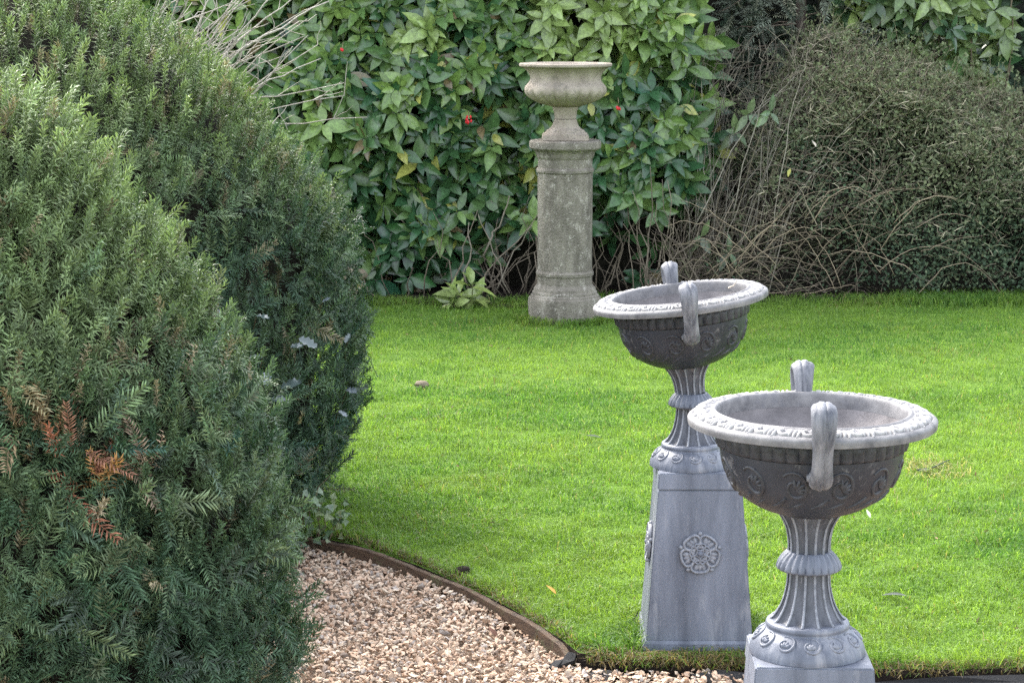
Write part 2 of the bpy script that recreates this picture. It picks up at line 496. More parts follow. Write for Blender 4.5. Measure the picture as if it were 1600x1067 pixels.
gravel(-1.35, 0.32, 6.85, 9.4, 5200, 0.0055, 0.018, -0.046)
gravel(0.32, 2.3, 6.8, 7.32, 5000, 0.0055, 0.018, -0.044)
gravel(-2.6, 2.6, 4.2, 6.85, 700, 0.010, 0.02, -0.066)
V, F, c = join(parts)
tag(obj('gravel', mesh_tris('gravel', V, F, c), M['pebble']), 'pinkish cream angular gravel of the path', kind='stuff')

# ------------------------------------------------------------------ timber edging
bm = bmesh.new()
ep = [Vector((x, y, 0)) for x, y in EDGE[1:10]]
fine = []
for i in range(len(ep) - 1):
    for k in range(9):
        fine.append(ep[i].lerp(ep[i + 1], k / 9))
fine.append(ep[-1])
sm = list(fine)
for it in range(20):
    sm = [sm[0]] + [(sm[i - 1] + sm[i] * 2 + sm[i + 1]) / 4 for i in range(1, len(sm) - 1)] + [sm[-1]]
rows = []
for i, p in enumerate(sm):
    t = (sm[min(i + 1, len(sm) - 1)] - sm[max(i - 1, 0)]).normalized()
    nrm = Vector((-t.y, t.x, 0))
    if nrm.y < 0: nrm = -nrm
    zt = 0.001 + 0.0035 * math.sin(i * 0.37) + 0.0015 * random.uniform(-1, 1)
    if i > len(sm) - 8: zt -= 0.006 * (i - len(sm) + 8)
    lo = p - nrm * 0.030
    hi = p - nrm * 0.008
    rows.append([bm.verts.new(v) for v in ((lo.x, lo.y, -0.095), (lo.x, lo.y, zt - 0.003), (lo.x * .8 + hi.x * .2, lo.y * .8 + hi.y * .2, zt), (hi.x, hi.y, zt), (hi.x, hi.y, -0.095))])
for a, b in zip(rows, rows[1:]):
    for k in range(4):
        bm.faces.new((a[k], b[k], b[k + 1], a[k + 1]))
    bm.faces.new((a[4], b[4], b[0], a[0]))
bm.faces.new(rows[0]); bm.faces.new(list(reversed(rows[-1])))
tag(bm_obj('timber_edging', bm, M['timber'], angle=30), 'low curved brown timber board holding the lawn back from the gravel', 'edging')


# ------------------------------------------------------------------ lathe and relief tools
def lathe(bm, prof, seg=96, mod=None, close_top=False, close_bottom=False, xf=None):
    rings = []
    for k, (r, z) in enumerate(prof):
        ring = []
        for j in range(seg):
            a = 2 * PI * j / seg
            rr = r * (mod(a, k / (len(prof) - 1)) if mod else 1.0)
            ring.append(bm.verts.new((rr * math.cos(a), rr * math.sin(a), z)))
        rings.append(ring)
    for a, b in zip(rings, rings[1:]):
        for j in range(seg):
            k = (j + 1) % seg
            bm.faces.new((a[j], a[k], b[k], b[j]))
    if close_bottom: bm.faces.new(rings[0])
    if close_top: bm.faces.new(list(reversed(rings[-1])))
    return bm


def dense(prof, n):
    """resample a profile with a smooth curve"""
    P = [Vector((r, z, 0)) for r, z in prof]
    out = []
    for i in range(len(P) - 1):
        p0, p1, p2, p3 = P[max(i - 1, 0)], P[i], P[i + 1], P[min(i + 2, len(P) - 1)]
        for k in range(n):
            t = k / n
            q = 0.5 * ((2 * p1) + (p2 - p0) * t + (2 * p0 - 5 * p1 + 4 * p2 - p3) * t * t + (3 * p1 - p0 - 3 * p2 + p3) * t ** 3)
            out.append((q.x, q.y))
    out.append(prof[-1])
    return out


def ridge(bm, path, radii, surf, height=1.0, sides=6):
    """half-round raised bead following a 2-D path (u,v) laid on a surface function surf(u,v)->(point, normal)"""
    n = len(path)
    pts, nr = [], []
    for u, v in path:
        p, m = surf(u, v)
        pts.append(p); nr.append(m)
    rings = []
    for i in range(n):
        t = (pts[min(i + 1, n - 1)] - pts[max(i - 1, 0)])
        if t.length < 1e-9: t = Vector((1, 0, 0))
        t.normalize()
        s = t.cross(nr[i]).normalized()
        ring = []
        for k in range(sides + 1):
            a = PI * k / sides
            ring.append(bm.verts.new(pts[i] + s * (math.cos(a) * radii[i]) + nr[i] * (math.sin(a) * radii[i] * height - 0.0008)))
        rings.append(ring)
    for a, b in zip(rings, rings[1:]):
        for k in range(sides):
            bm.faces.new((a[k], a[k + 1], b[k + 1], b[k]))
    bm.faces.new(rings[0]); bm.faces.new(list(reversed(rings[-1])))


def spiral(cx, cy, r0, r1, a0, a1, n=18):
    return [(cx + (r0 + (r1 - r0) * k / n) * math.cos(a0 + (a1 - a0) * k / n), cy + (r0 + (r1 - r0) * k / n) * math.sin(a0 + (a1 - a0) * k / n)) for k in range(n + 1)]


def taper(n, a, b, c):
    """radii rising a->b in the middle and falling to c"""
    out = []
    for k in range(n):
        t = k / (n - 1)
        out.append(a + (b - a) * min(1, t * 2.5) if t < 0.4 else b + (c - b) * (t - 0.4) / 0.6)
    return out


def surf_of(prof, theta, s0):
    """surface function of a lathe profile: u = metres round the axis at theta, v = metres along the profile from s0"""
    L = [0]
    for (r0, z0), (r1, z1) in zip(prof, prof[1:]):
        L.append(L[-1] + math.hypot(r1 - r0, z1 - z0))
    rs = [p[0] for p in prof]; zs = [p[1] for p in prof]

    def f(u, v):
        s = s0 + v
        r = float(np.interp(s, L, rs)); z = float(np.interp(s, L, zs))
        r2 = float(np.interp(s + 0.003, L, rs)); z2 = float(np.interp(s + 0.003, L, zs))
        r1 = float(np.interp(s - 0.003, L, rs)); z1 = float(np.interp(s - 0.003, L, zs))
        a = theta + u / max(r, 0.02)
        dr, dz = r2 - r1, z2 - z1
        l_ = math.hypot(dr, dz) or 1
        nr, nz = -dz / l_, dr / l_
        if nr * 1.0 + 0.0 < 0 and abs(nr) > abs(nz): nr, nz = -nr, -nz
        if abs(nz) >= abs(nr) and nz < 0 and f.up: nr, nz = -nr, -nz
        p = Vector((r * math.cos(a), r * math.sin(a), z))
        return p, Vector((nr * math.cos(a), nr * math.sin(a), nz))
    f.up = False
    return f


# ------------------------------------------------------------------ cast urns
Z0 = 0.62          # height of the urn; profiles below are measured down from the rim
RIM = [(0.237, -0.03), (0.238, -0.004), (0.241, 0.006), (0.246, 0.009), (0.251, 0.006), (0.255, 0.004), (0.272, 0.004), (0.289, -0.001), (0.297, -0.006), (0.301, -0.004), (0.308, -0.008), (0.3115, -0.012), (0.3125, -0.017), (0.311, -0.027), (0.305, -0.031), (0.26, -0.039), (0.24, -0.041)]
BOWL = dense([(0.2325, -0.085), (0.230, -0.103), (0.222, -0.132), (0.206, -0.172), (0.178, -0.208), (0.135, -0.236), (0.098, -0.250), (0.080, -0.256)], 4)
BAND = [(0.239, -0.041), (0.2385, -0.047), (0.237, -0.060), (0.2355, -0.076), (0.234, -0.082), (0.228, -0.0855)]
INSIDE = dense([(0.237, -0.03), (0.228, -0.05), (0.205, -0.075), (0.16, -0.088), (0.09, -0.093), (0.004, -0.095)], 3)
STEM_UP = dense([(0.083, -0.254), (0.073, -0.268), (0.061, -0.292), (0.0545, -0.320), (0.0525, -0.345), (0.053, -0.358)], 4)
COLLAR = dense([(0.05, -0.355), (0.056, -0.357), (0.066, -0.367), (0.076, -0.382), (0.0805, -0.394), (0.079, -0.400), (0.068, -0.4035), (0.05, -0.404)], 3)
STEM_LOW = dense([(0.0535, -0.402), (0.054, -0.43), (0.060, -0.462), (0.070, -0.490), (0.086, -0.515), (0.098, -0.524)], 4)
FOOT = dense([(0.096, -0.523), (0.104, -0.526), (0.107, -0.533), (0.105, -0.540), (0.110, -0.545), (0.127, -0.557), (0.140, -0.573), (0.147, -0.589), (0.148, -0.600)], 3)


def drop(prof):
    """the lower stem and foot are a little taller"""
    return [(r, z if z > -0.38 else -0.38 + (z + 0.38) * 0.24 / 0.22) for r, z in prof]


COLLAR, STEM_UP, STEM_LOW, FOOT = drop(COLLAR), drop(STEM_UP), drop(STEM_LOW), drop(FOOT)


def strap_handle(bm, xf):
    path = [(0.229, -0.108), (0.246, -0.126), (0.268, -0.125), (0.287, -0.104), (0.303, -0.068), (0.316, -0.030), (0.326, -0.002), (0.331, 0.032), (0.324, 0.056), (0.303, 0.067), (0.283, 0.058), (0.273, 0.034), (0.271, 0.004)]
    width = [0.014, 0.023, 0.028, 0.028, 0.025, 0.025, 0.028, 0.031, 0.032, 0.031, 0.028, 0.024, 0.020]
    thick = [0.010, 0.012, 0.012, 0.011, 0.011, 0.011, 0.012, 0.013, 0.014, 0.014, 0.013, 0.012, 0.012]
    pw = dense([(p[0], p[1]) for p in path], 3)
    ws = np.interp(np.linspace(0, 12, len(pw)), range(13), width)
    ts = np.interp(np.linspace(0, 12, len(pw)), range(13), thick)
    rings = []
    S = 40
    for i, (r, z) in enumerate(pw):
        a, b = pw[max(i - 1, 0)], pw[min(i + 1, len(pw) - 1)]
        tr, tz = b[0] - a[0], b[1] - a[1]
        l_ = math.hypot(tr, tz)
        nr, nz = tz / l_, -tr / l_
        ring = []
        for k in range(S):
            q = 2 * PI * k / S
            cx, cy = math.cos(q), math.sin(q)
            groove = 1.0 + (0.13 * math.cos(cx * 3.1 * PI + 0.5 + i * 0.05) + 0.08 * math.cos(cx * 7.3 * PI)) * abs(cy) + 0.25 * abs(cy)
            x = cx * ws[i]; y = cy * ts[i] * groove
            ring.append(bm.verts.new(xf @ Vector((r + nr * y, x, z + nz * y))))
        rings.append(ring)
    for a, b in zip(rings, rings[1:]):
        for k in range(S):
            bm.faces.new((a[k], a[(k + 1) % S], b[(k + 1) % S], b[k]))
    bm.faces.new(rings[0]); bm.faces.new(list(reversed(rings[-1])))


def volute(bm, xf):
    """rolled end of the handle where it meets the bowl"""
    for k in range(2):
        rr = 0.017 - 0.006 * k
        ring0 = []
        L = 0.026 + 0.006 * k
        for e in (-1, -0.8, 0.8, 1):
            ring = []
            for j in range(16):
                a = 2 * PI * j / 16
                q = rr * (0.75 if abs(e) == 1 else 1)
                ring.append(bm.verts.new(xf @ Vector((0.247 + q * math.cos(a), e * L, -0.114 + q * math.sin(a)))))
            ring0.append(ring)
        for a, b in zip(ring0, ring0[1:]):
            for j in range(16):
                bm.faces.new((a[j], a[(j + 1) % 16], b[(j + 1) % 16], b[j]))
        bm.faces.new(ring0[0]); bm.faces.new(list(reversed(ring0[-1])))


def make_urn(loc, rz, label, tilt=0.0):
    root = empty('garden_urn', loc, rz)
    tag(root, label, 'urn', 'pair of cast urns with strap handles')
    # whatever stands above the collar may lean a little
    pivot = Vector((0, 0, Z0 - 0.40))
    lean = Matrix.Translation(pivot) @ Matrix.Rotation(tilt, 4, 'Y') @ Matrix.Translation(-pivot) @ Matrix.Translation((0, 0, Z0))
    flat = Matrix.Translation((0, 0, Z0))

    def part(name, bm, mat, xf, parent=root, angle=35):
        bm.transform(xf)
        return bm_obj(name, bm, mat, parent, angle=angle)

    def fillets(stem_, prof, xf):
        # the paler edges between the flutes
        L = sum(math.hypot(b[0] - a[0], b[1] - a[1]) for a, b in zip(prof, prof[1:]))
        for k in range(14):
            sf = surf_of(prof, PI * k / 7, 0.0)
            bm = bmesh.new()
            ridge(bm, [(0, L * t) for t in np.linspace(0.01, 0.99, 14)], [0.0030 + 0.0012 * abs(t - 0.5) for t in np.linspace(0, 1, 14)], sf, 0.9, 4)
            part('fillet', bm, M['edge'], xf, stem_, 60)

    bm = bmesh.new(); lathe(bm, BOWL, 96, close_top=True)
    bowl = part('bowl', bm, M['bowl'], lean)
    bm = bmesh.new()
    lathe(bm, BAND, 44 * 6, lambda a, t: 1 + (0.034 * (abs(math.cos(a * 22)) ** 0.6) - 0.006 if 0.05 < t < 0.95 else 0))
    part('fluted_band', bm, M['worn'], lean, bowl, 60)
    bm = bmesh.new(); lathe(bm, INSIDE, 72, close_top=True)
    part('lining', bm, M['inside'], lean, bowl)
    # leaf scroll medallions round the bowl
    for k in range(12):
        th = 2 * PI * (k + 0.5) / 12
        sf = surf_of(BOWL, th, 0.0)
        bm = bmesh.new()
        sgn = 1
        P = spiral(0, 0.066, 0.046, 0.017, -2.4, 4.4, 30)
        ridge(bm, [(x * 0.80 * sgn, y) for x, y in P], taper(31, 0.0035, 0.0062, 0.0035), sf, 1.1)
        for j in range(5):
            a = -0.5 + j * 0.55
            Q = [(sgn * (0.002 + 0.030 * t * math.cos(a)), 0.070 - 0.030 * t * math.sin(a)) for t in np.linspace(0, 1, 7)]
            ridge(bm, Q, [0.002, 0.0045, 0.0062, 0.0066, 0.0055, 0.004, 0.0012], sf, 1.1, 5)
        Q = [(sgn * (-0.026 - 0.040 * t), 0.100 + 0.062 * t - 0.026 * t * t) for t in np.linspace(0, 1, 9)]
        ridge(bm, Q, taper(9, 0.005, 0.006, 0.002), sf, 1.0, 5)
        Q = [(sgn * (0.020 - 0.055 * t), 0.112 + 0.036 * t) for t in np.linspace(0, 1, 9)]
        ridge(bm, Q, taper(9, 0.001, 0.0055, 0.0012), sf, 1.0, 5)
        bm_ = bm
        part('leaf_scroll', bm_, M['worn'], lean, bowl, 60)
    bm = bmesh.new(); lathe(bm, dense(RIM, 2), 120, lambda a, t: 1 + 0.004 * math.cos(a * 8))
    rim = part('rim', bm, M['rim'], lean)
    for k in range(30):
        th = 2 * PI * k / 30
        sf = surf_of(RIM, th, 0.074); sf.up = True
        bm = bmesh.new()
        P = spiral(-0.005, 0.002, 0.020, 0.007, -1.2, 4.6, 20)
        ridge(bm, P, taper(21, 0.003, 0.0050, 0.0054), sf, 1.3, 5)
        for j in range(3):
            Q = [(0.010 + j * 0.011 + 0.012 * t - 0.010 * t * t, 0.021 - 0.040 * t + 0.004 * j) for t in np.linspace(0, 1, 8)]
            ridge(bm, Q, [0.0018, 0.0038, 0.0048, 0.0050, 0.0046, 0.0036, 0.0024, 0.001], sf, 1.6, 5)
        part('scroll', bm, M['scroll'], lean, rim, 60)
    for s in (0, PI):
        bm = bmesh.new()
        xf = Matrix.Rotation(-PI / 2 + s, 4, 'Z')
        strap_handle(bm, xf)
        h = part('handle', bm, M['handle'], lean, root, 50)
        bm = bmesh.new(); volute(bm, xf)
        part('volute', bm, M['handle'], lean, h, 50)
    bm = bmesh.new(); lathe(bm, STEM_UP, 14 * 12, lambda a, t: 1.0 - 0.16 * abs(math.sin(a * 7)) ** 0.5)
    up_stem = part('stem', bm, M['stem'], lean, angle=60)
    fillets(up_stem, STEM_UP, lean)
    bm = bmesh.new(); lathe(bm, COLLAR, 28 * 6, lambda a, t: 1 + (0.10 * abs(math.cos(a * 12 + t * 1.2)) ** 0.7 - 0.06) * math.sin(t * PI) ** 0.6)
    part('collar', bm, M['lead'], flat, angle=60)
    bm = bmesh.new(); lathe(bm, STEM_LOW, 14 * 12, lambda a, t: 1.0 - 0.16 * abs(math.sin(a * 7)) ** 0.5)
    low_stem = part('stem', bm, M['stem'], flat, angle=60)
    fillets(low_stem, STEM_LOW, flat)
    bm = bmesh.new(); lathe(bm, FOOT, 96, close_top=True, close_bottom=True)
    foot = part('foot', bm, M['lead'], flat)
    for k in range(12):
        sf = surf_of(FOOT, 2 * PI * k / 12, 0.022); sf.up = True
        bm = bmesh.new()
        P = spiral(0, 0.032, 0.026, 0.012, -2.0, 4.4, 22)
        ridge(bm, [(x * 1.05, y) for x, y in P], taper(23, 0.0026, 0.0045, 0.003), sf, 1.2, 5)
        for j in range(4):
            a = -0.9 + j * 0.6
            Q = [(0.017 * t * math.sin(a), 0.042 - 0.02 * t * math.cos(a)) for t in np.linspace(0, 1, 6)]
            ridge(bm, Q, [0.001, 0.0036, 0.005, 0.005, 0.0035, 0.0008], sf, 1.2, 5)
        part('palmette', bm, M['lead'], flat, foot, 60)
    return root


# ------------------------------------------------------------------ plinths
def frustum(bm, h0, h1, z0, z1, bev=0.004):
    vs_ = [bm.verts.new((sx * h, sy * h, z)) for h, z in ((h0, z0), (h1, z1)) for sx, sy in ((-1, -1), (1, -1), (1, 1), (-1, 1))]
    fs = [(3, 2, 1, 0), (4, 5, 6, 7)] + [(i, (i + 1) % 4, 4 + (i + 1) % 4, 4 + i) for i in range(4)]
    for f_ in fs:
        bm.faces.new([vs_[i] for i in f_])
    if bev:
        bmesh.ops.bevel(bm, geom=bm.edges[:] + bm.verts[:], offset=bev, segments=2, affect='EDGES')


PL_H = 0.635


def make_plinth(loc, rz, label, PL_H):
    root = empty('plinth', loc, rz)
    tag(root, label, 'plinth', 'tapered lead plinths under the cast urns')
    bm = bmesh.new(); frustum(bm, 0.190, 0.1495, 0.034, PL_H - 0.062, 0.003)
    body = bm_obj('body', bm, M['lead'], root)
    bm = bmesh.new(); frustum(bm, 0.1525, 0.1480, PL_H - 0.06, PL_H, 0.004)
    bm_obj('cap', bm, M['lead'], root)
    bm = bmesh.new(); frustum(bm, 0.205, 0.203, 0.0, 0.022, 0.003)
    bm2 = bmesh.new(); frustum(bm2, 0.199, 0.192, 0.022, 0.036, 0.002)
    me = bpy.data.meshes.new('t'); bm2.to_mesh(me); bm2.free(); bm.from_mesh(me); bpy.data.meshes.remove(me)
    bm_obj('base_moulding', bm, M['lead'], root)
    slope = math.atan2(0.190 - 0.1495, PL_H - 0.096)
    hz = PL_H * 0.55
    off = 0.1495 + (PL_H - 0.062 - hz) / (PL_H - 0.096) * 0.0405
    for k in range(4):
        xf = Matrix.Rotation(k * PI / 2, 4, 'Z') @ Matrix.Translation((0, -off, hz)) @ Matrix.Rotation(PI / 2 - slope, 4, 'X')
        bm = bmesh.new()
        ringp = [(0.064, -0.001), (0.064, 0.003), (0.061, 0.0045), (0.004, 0.0045), (0.0, 0.004)]
        lathe(bm, ringp[:-1], 40, close_top=True)
        bm.transform(xf)
        ros = bm_obj('rosette', bm, M['lead'], root)
        def wall(u, v):
            return Vector((u, v, 0.0045)), Vector((0, 0, 1))

        for ring, (rc, rx, ry, w, turn, name) in enumerate(((0.047, 0.0235, 0.031, 0.0062, 0.5, 'petal'), (0.025, 0.0135, 0.0180, 0.0050, 0.0, 'inner_petal'))):
            for j in range(5):
                a = PI / 2 + 2 * PI * (j + turn) / 5
                ca, sa = math.cos(a), math.sin(a)
                bm = bmesh.new()

                def loc_(r, t_):
                    return (r * ca - t_ * sa, r * sa + t_ * ca)
                # rolled lip round a heart-shaped petal
                P = []
                for q in range(25):
                    b = 2 * PI * q / 24
                    rr = rx * math.cos(b)
                    if math.cos(b) > 0.75: rr -= (0.10 + 0.15 * ring) * rx * (math.cos(b) - 0.75) / 0.25
                    P.append(loc_(rc + rr, ry * math.sin(b) * (1.0 + 0.12 * math.cos(b))))
                ridge(bm, P, [w * 0.9] * 25, wall, 2.1 + 0.9 * ring, 6)
                # swollen middle
                for e in (-0.4, 0.0, 0.4):
                    Q = [loc_(rc - rx * 0.7 + rx * 1.3 * t_, e * ry * (0.4 + t_)) for t_ in np.linspace(0, 1, 6)]
                    ridge(bm, Q, [0.003, 0.007, 0.009, 0.009, 0.007, 0.003], wall, 0.75 + 0.5 * ring, 5)
                bm.transform(xf)
                bm_obj(name, bm, M['edge'], ros, angle=60)
        for j in range(5):
            a = PI / 2 + 2 * PI * j / 5
            bm = bmesh.new()
            bmesh.ops.create_uvsphere(bm, u_segments=10, v_segments=6, radius=0.0085)
            bm.transform(xf @ Matrix.Translation((0.071 * math.cos(a), 0.071 * math.sin(a), 0.004)))
            bm_obj('sepal', bm, M['edge'], ros)
        bm = bmesh.new()
        bmesh.ops.create_uvsphere(bm, u_segments=14, v_segments=8, radius=0.0125)
        bm.transform(xf @ Matrix.Translation((0, 0, 0.010)))
        bm_obj('boss', bm, M['lead'], ros)
    return root


make_plinth((0.670, 7.605, 0.0), math.radians(-0.5), 'grey lead plinth with a rose on its side, standing on the grass edge', PL_H)
make_plinth((0.762, 5.33, -0.06), math.radians(-2.0), 'grey lead plinth standing on the gravel, only its top in view', 0.70)
make_urn((0.645, 7.605, PL_H + 0.001), math.radians(1.6), 'dark handled urn with a leaning pale rim, on the plinth standing in grass', math.radians(-6.6))
make_urn((0.757, 5.33, 0.641), math.radians(-3), 'dark handled urn with a level pale rim, in front of the other plinth', 0.0)

# ------------------------------------------------------------------ stone pedestal and urn at the back
K = 4.60e-3 / 2.32
CX, CY = 0.383, 15.50


def cz(c): return (1030 - c) * K * 1.005


def fluted(a, t):
    return 0.975 + 0.035 * abs(math.cos(a * 9)) ** 0.7


ped = tag(empty('stone_pedestal', (CX, CY, 0.0)), 'tall weathered grey stone pedestal speckled with lichen in front of the hedge', 'pedestal')
DR = [(128, 1034), (133, 1000), (135, 955), (132, 943), (126, 940), (125, 934), (119, 930), (119, 922), (115, 918), (113, 908), (106, 902), (102, 894)]
bm = bmesh.new(); lathe(bm, [(r * K, cz(c)) for r, c in DR], 64, close_bottom=True, close_top=True); bm_obj('drum_base', bm, M['stone'], ped, angle=30)
bm = bmesh.new(); lathe(bm, [(r * K, cz(c)) for r, c in [(101, 894), (100, 864), (105, 861), (106, 852), (103, 846), (98, 842)]], 64, close_bottom=True, close_top=True); bm_obj('lower_ring', bm, M['stone'], ped, angle=30)
bm = bmesh.new(); lathe(bm, [(99 * K, cz(842 - k * 44)) for k in range(9)], 18 * 8, fluted, close_bottom=True, close_top=True); bm_obj('shaft', bm, M['stone'], ped, angle=45)
bm = bmesh.new(); lathe(bm, [(r * K, cz(c)) for r, c in [(98, 490), (105, 487), (106, 479), (103, 474), (99, 470), (99, 440), (104, 434), (106, 425), (109, 415), (116, 408), (122, 404)]], 64, close_bottom=True, close_top=True); bm_obj('necking', bm, M['stone'], ped, angle=30)
bm = bmesh.new(); lathe(bm, [(r * K, cz(c)) for r, c in [(126, 404), (130, 399), (131, 384), (129, 376), (124, 373)]], 64, close_bottom=True, close_top=True); bm_obj('abacus', bm, M['stone'], ped, angle=30)

su = tag(empty('stone_urn', (CX, CY, cz(373) + 0.001)), 'buff stone urn with lobed bowl on the tall stone pedestal', 'urn')


def uz(c): return (373 - c) * K


bm = bmesh.new(); frustum(bm, 84 * K, 83 * K, 0.0, uz(352), 0.006); bm_obj('foot', bm, M['urnstone'], su)
bm = bmesh.new(); lathe(bm, dense([(r * K, uz(c)) for r, c in [(80, 352), (79, 347), (71, 344), (69, 338), (58, 332), (49, 322), (44, 310), (41, 298)]], 2), 64, close_bottom=True, close_top=True); bm_obj('stem', bm, M['urnstone'], su, angle=40)
bm = bmesh.new(); lathe(bm, [(r * K, uz(c)) for r, c in [(40, 296), (39, 292), (42, 270), (46, 262), (47, 254)]], 64, close_bottom=True, close_top=True); bm_obj('neck', bm, M['urnstone'], su, angle=40)
SB = dense([(r * K, uz(c)) for r, c in [(47, 253), (62, 249), (92, 240), (122, 225), (141, 209), (148, 195), (146, 181), (138, 171), (130, 161), (128, 150), (131, 138), (138, 127), (150, 116), (158, 112)]], 3)
bm = bmesh.new()
lathe(bm, SB, 20 * 8, lambda a, t: 1 + 0.09 * (abs(math.sin(a * 10)) ** 0.7 - 0.6) * max(0, min(1, (0.42 - t) / 0.15)) * min(1, t / 0.06), close_bottom=True)
bm_obj('bowl', bm, M['urnstone'], su, angle=60)
bm = bmesh.new(); lathe(bm, [(r * K, uz(c)) for r, c in [(156, 112), (164, 110), (168, 106), (168, 100), (165, 97), (150, 96), (142, 100), (120, 140), (60, 160), (2, 165)]], 80, close_top=True); bm_obj('rim', bm, M['urnstone'], su, angle=30)


# ------------------------------------------------------------------ yew bushes
def needle(base, d, up, L, w, bend):
    """curved flat needle: 5 verts, 3 triangles"""
    d = norm(d); s = norm(np.cross(d, up)); nrm = np.cross(s, d)
    m = base + d * L * 0.5 + nrm * bend * 0.35
    t = base + d * L - nrm * bend * 0.6
    return [base - s * w * 0.3, base + s * w * 0.3, m + s * w * 0.5, m - s * w * 0.5, t]


def sprig_template(kind, rng):
    Vs, Fs, Sh = [], [], []
    if kind == 'feather':
        L, n = rng.uniform(0.09, 0.16), 16
        curve = rng.uniform(-0.045, 0.045)
        sag = rng.uniform(0.0, 0.04)
        for i in range(n):
            t = (i + 0.5) / n
            p = np.array([curve * t * t, L * t, -sag * t * t])
            for s in (-1, 1):
                if rng.random() < 0.07: continue
                nl = 0.037 * (1 - 0.6 * max(0, (t - 0.55) / 0.45)) * (0.55 + 0.45 * min(1, t / 0.25)) * rng.uniform(0.7, 1.15)
                d = np.array([s * 0.85, 0.5 + 0.4 * t + rng.normal(0, 0.16), rng.uniform(-0.2, 0.5)])
                q = needle(p, d, np.array([0, 0, 1.0]), nl, rng.uniform(0.0034, 0.0046), rng.uniform(0.004, 0.014))
                k = len(Vs); Vs += q; Fs += [(k, k + 1, k + 2), (k, k + 2, k + 3), (k + 3, k + 2, k + 4)]
                b = rng.uniform(0.7, 1.25)
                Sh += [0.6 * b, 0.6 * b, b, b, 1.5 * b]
        stem = tube_arrays([(0, 0, 0), (curve * .25, L * .5, -sag * .25), (curve, L, -sag)], 0.0016, 0.0008, 3)
    else:
        L, n = rng.uniform(0.09, 0.13), 34
        for i in range(n):
            t = (i + 0.5) / n
            a = i * 2.399 + rng.uniform(-.3, .3)
            p = np.array([0, L * t, 0])
            rise = 0.45 + 0.9 * t
            d = np.array([math.cos(a), rise, math.sin(a)])
            nl = 0.034 * (1 - 0.4 * t) * rng.uniform(0.8, 1.15)
            q = needle(p, d, np.array([0, 1.0, 0.0]) if abs(d[1]) < 0.95 else np.array([1.0, 0, 0]), nl, 0.0044, 0.009)
            k = len(Vs); Vs += q; Fs += [(k, k + 1, k + 2), (k, k + 2, k + 3), (k + 3, k + 2, k + 4)]
            b = rng.uniform(0.8, 1.2)
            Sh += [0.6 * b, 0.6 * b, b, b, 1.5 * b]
        stem = tube_arrays([(0, 0, 0), (0, L * .5, 0), (0, L, 0)], 0.0018, 0.0008, 3)
    Vs, Fs, Sh = np.array(Vs), np.array(Fs), np.array(Sh)
    Fs = np.concatenate([Fs, stem[1] + len(Vs)])
    Vs = np.concatenate([Vs, stem[0]])
    Sh = np.concatenate([Sh, np.full(len(stem[0]), 0.8)])
    return Vs, Fs, Sh


FEATHER = [sprig_template('feather', RNG) for _ in range(12)]
SHOOT = [sprig_template('shoot', RNG) for _ in range(12)]


def profile_r(prof, z):
    return np.interp(z, [p[1] for p in prof], [p[0] for p in prof])


def lump(theta, z, seed):
    p = np.stack([np.cos(theta) * 1.5, np.sin(theta) * 1.5, z], -1)
    return 0.055 * wob(p, 2.2, seed) + 0.05 * wob(p, 5.0, seed + 4) + 0.03 * wob(p, 11.0, seed + 7)


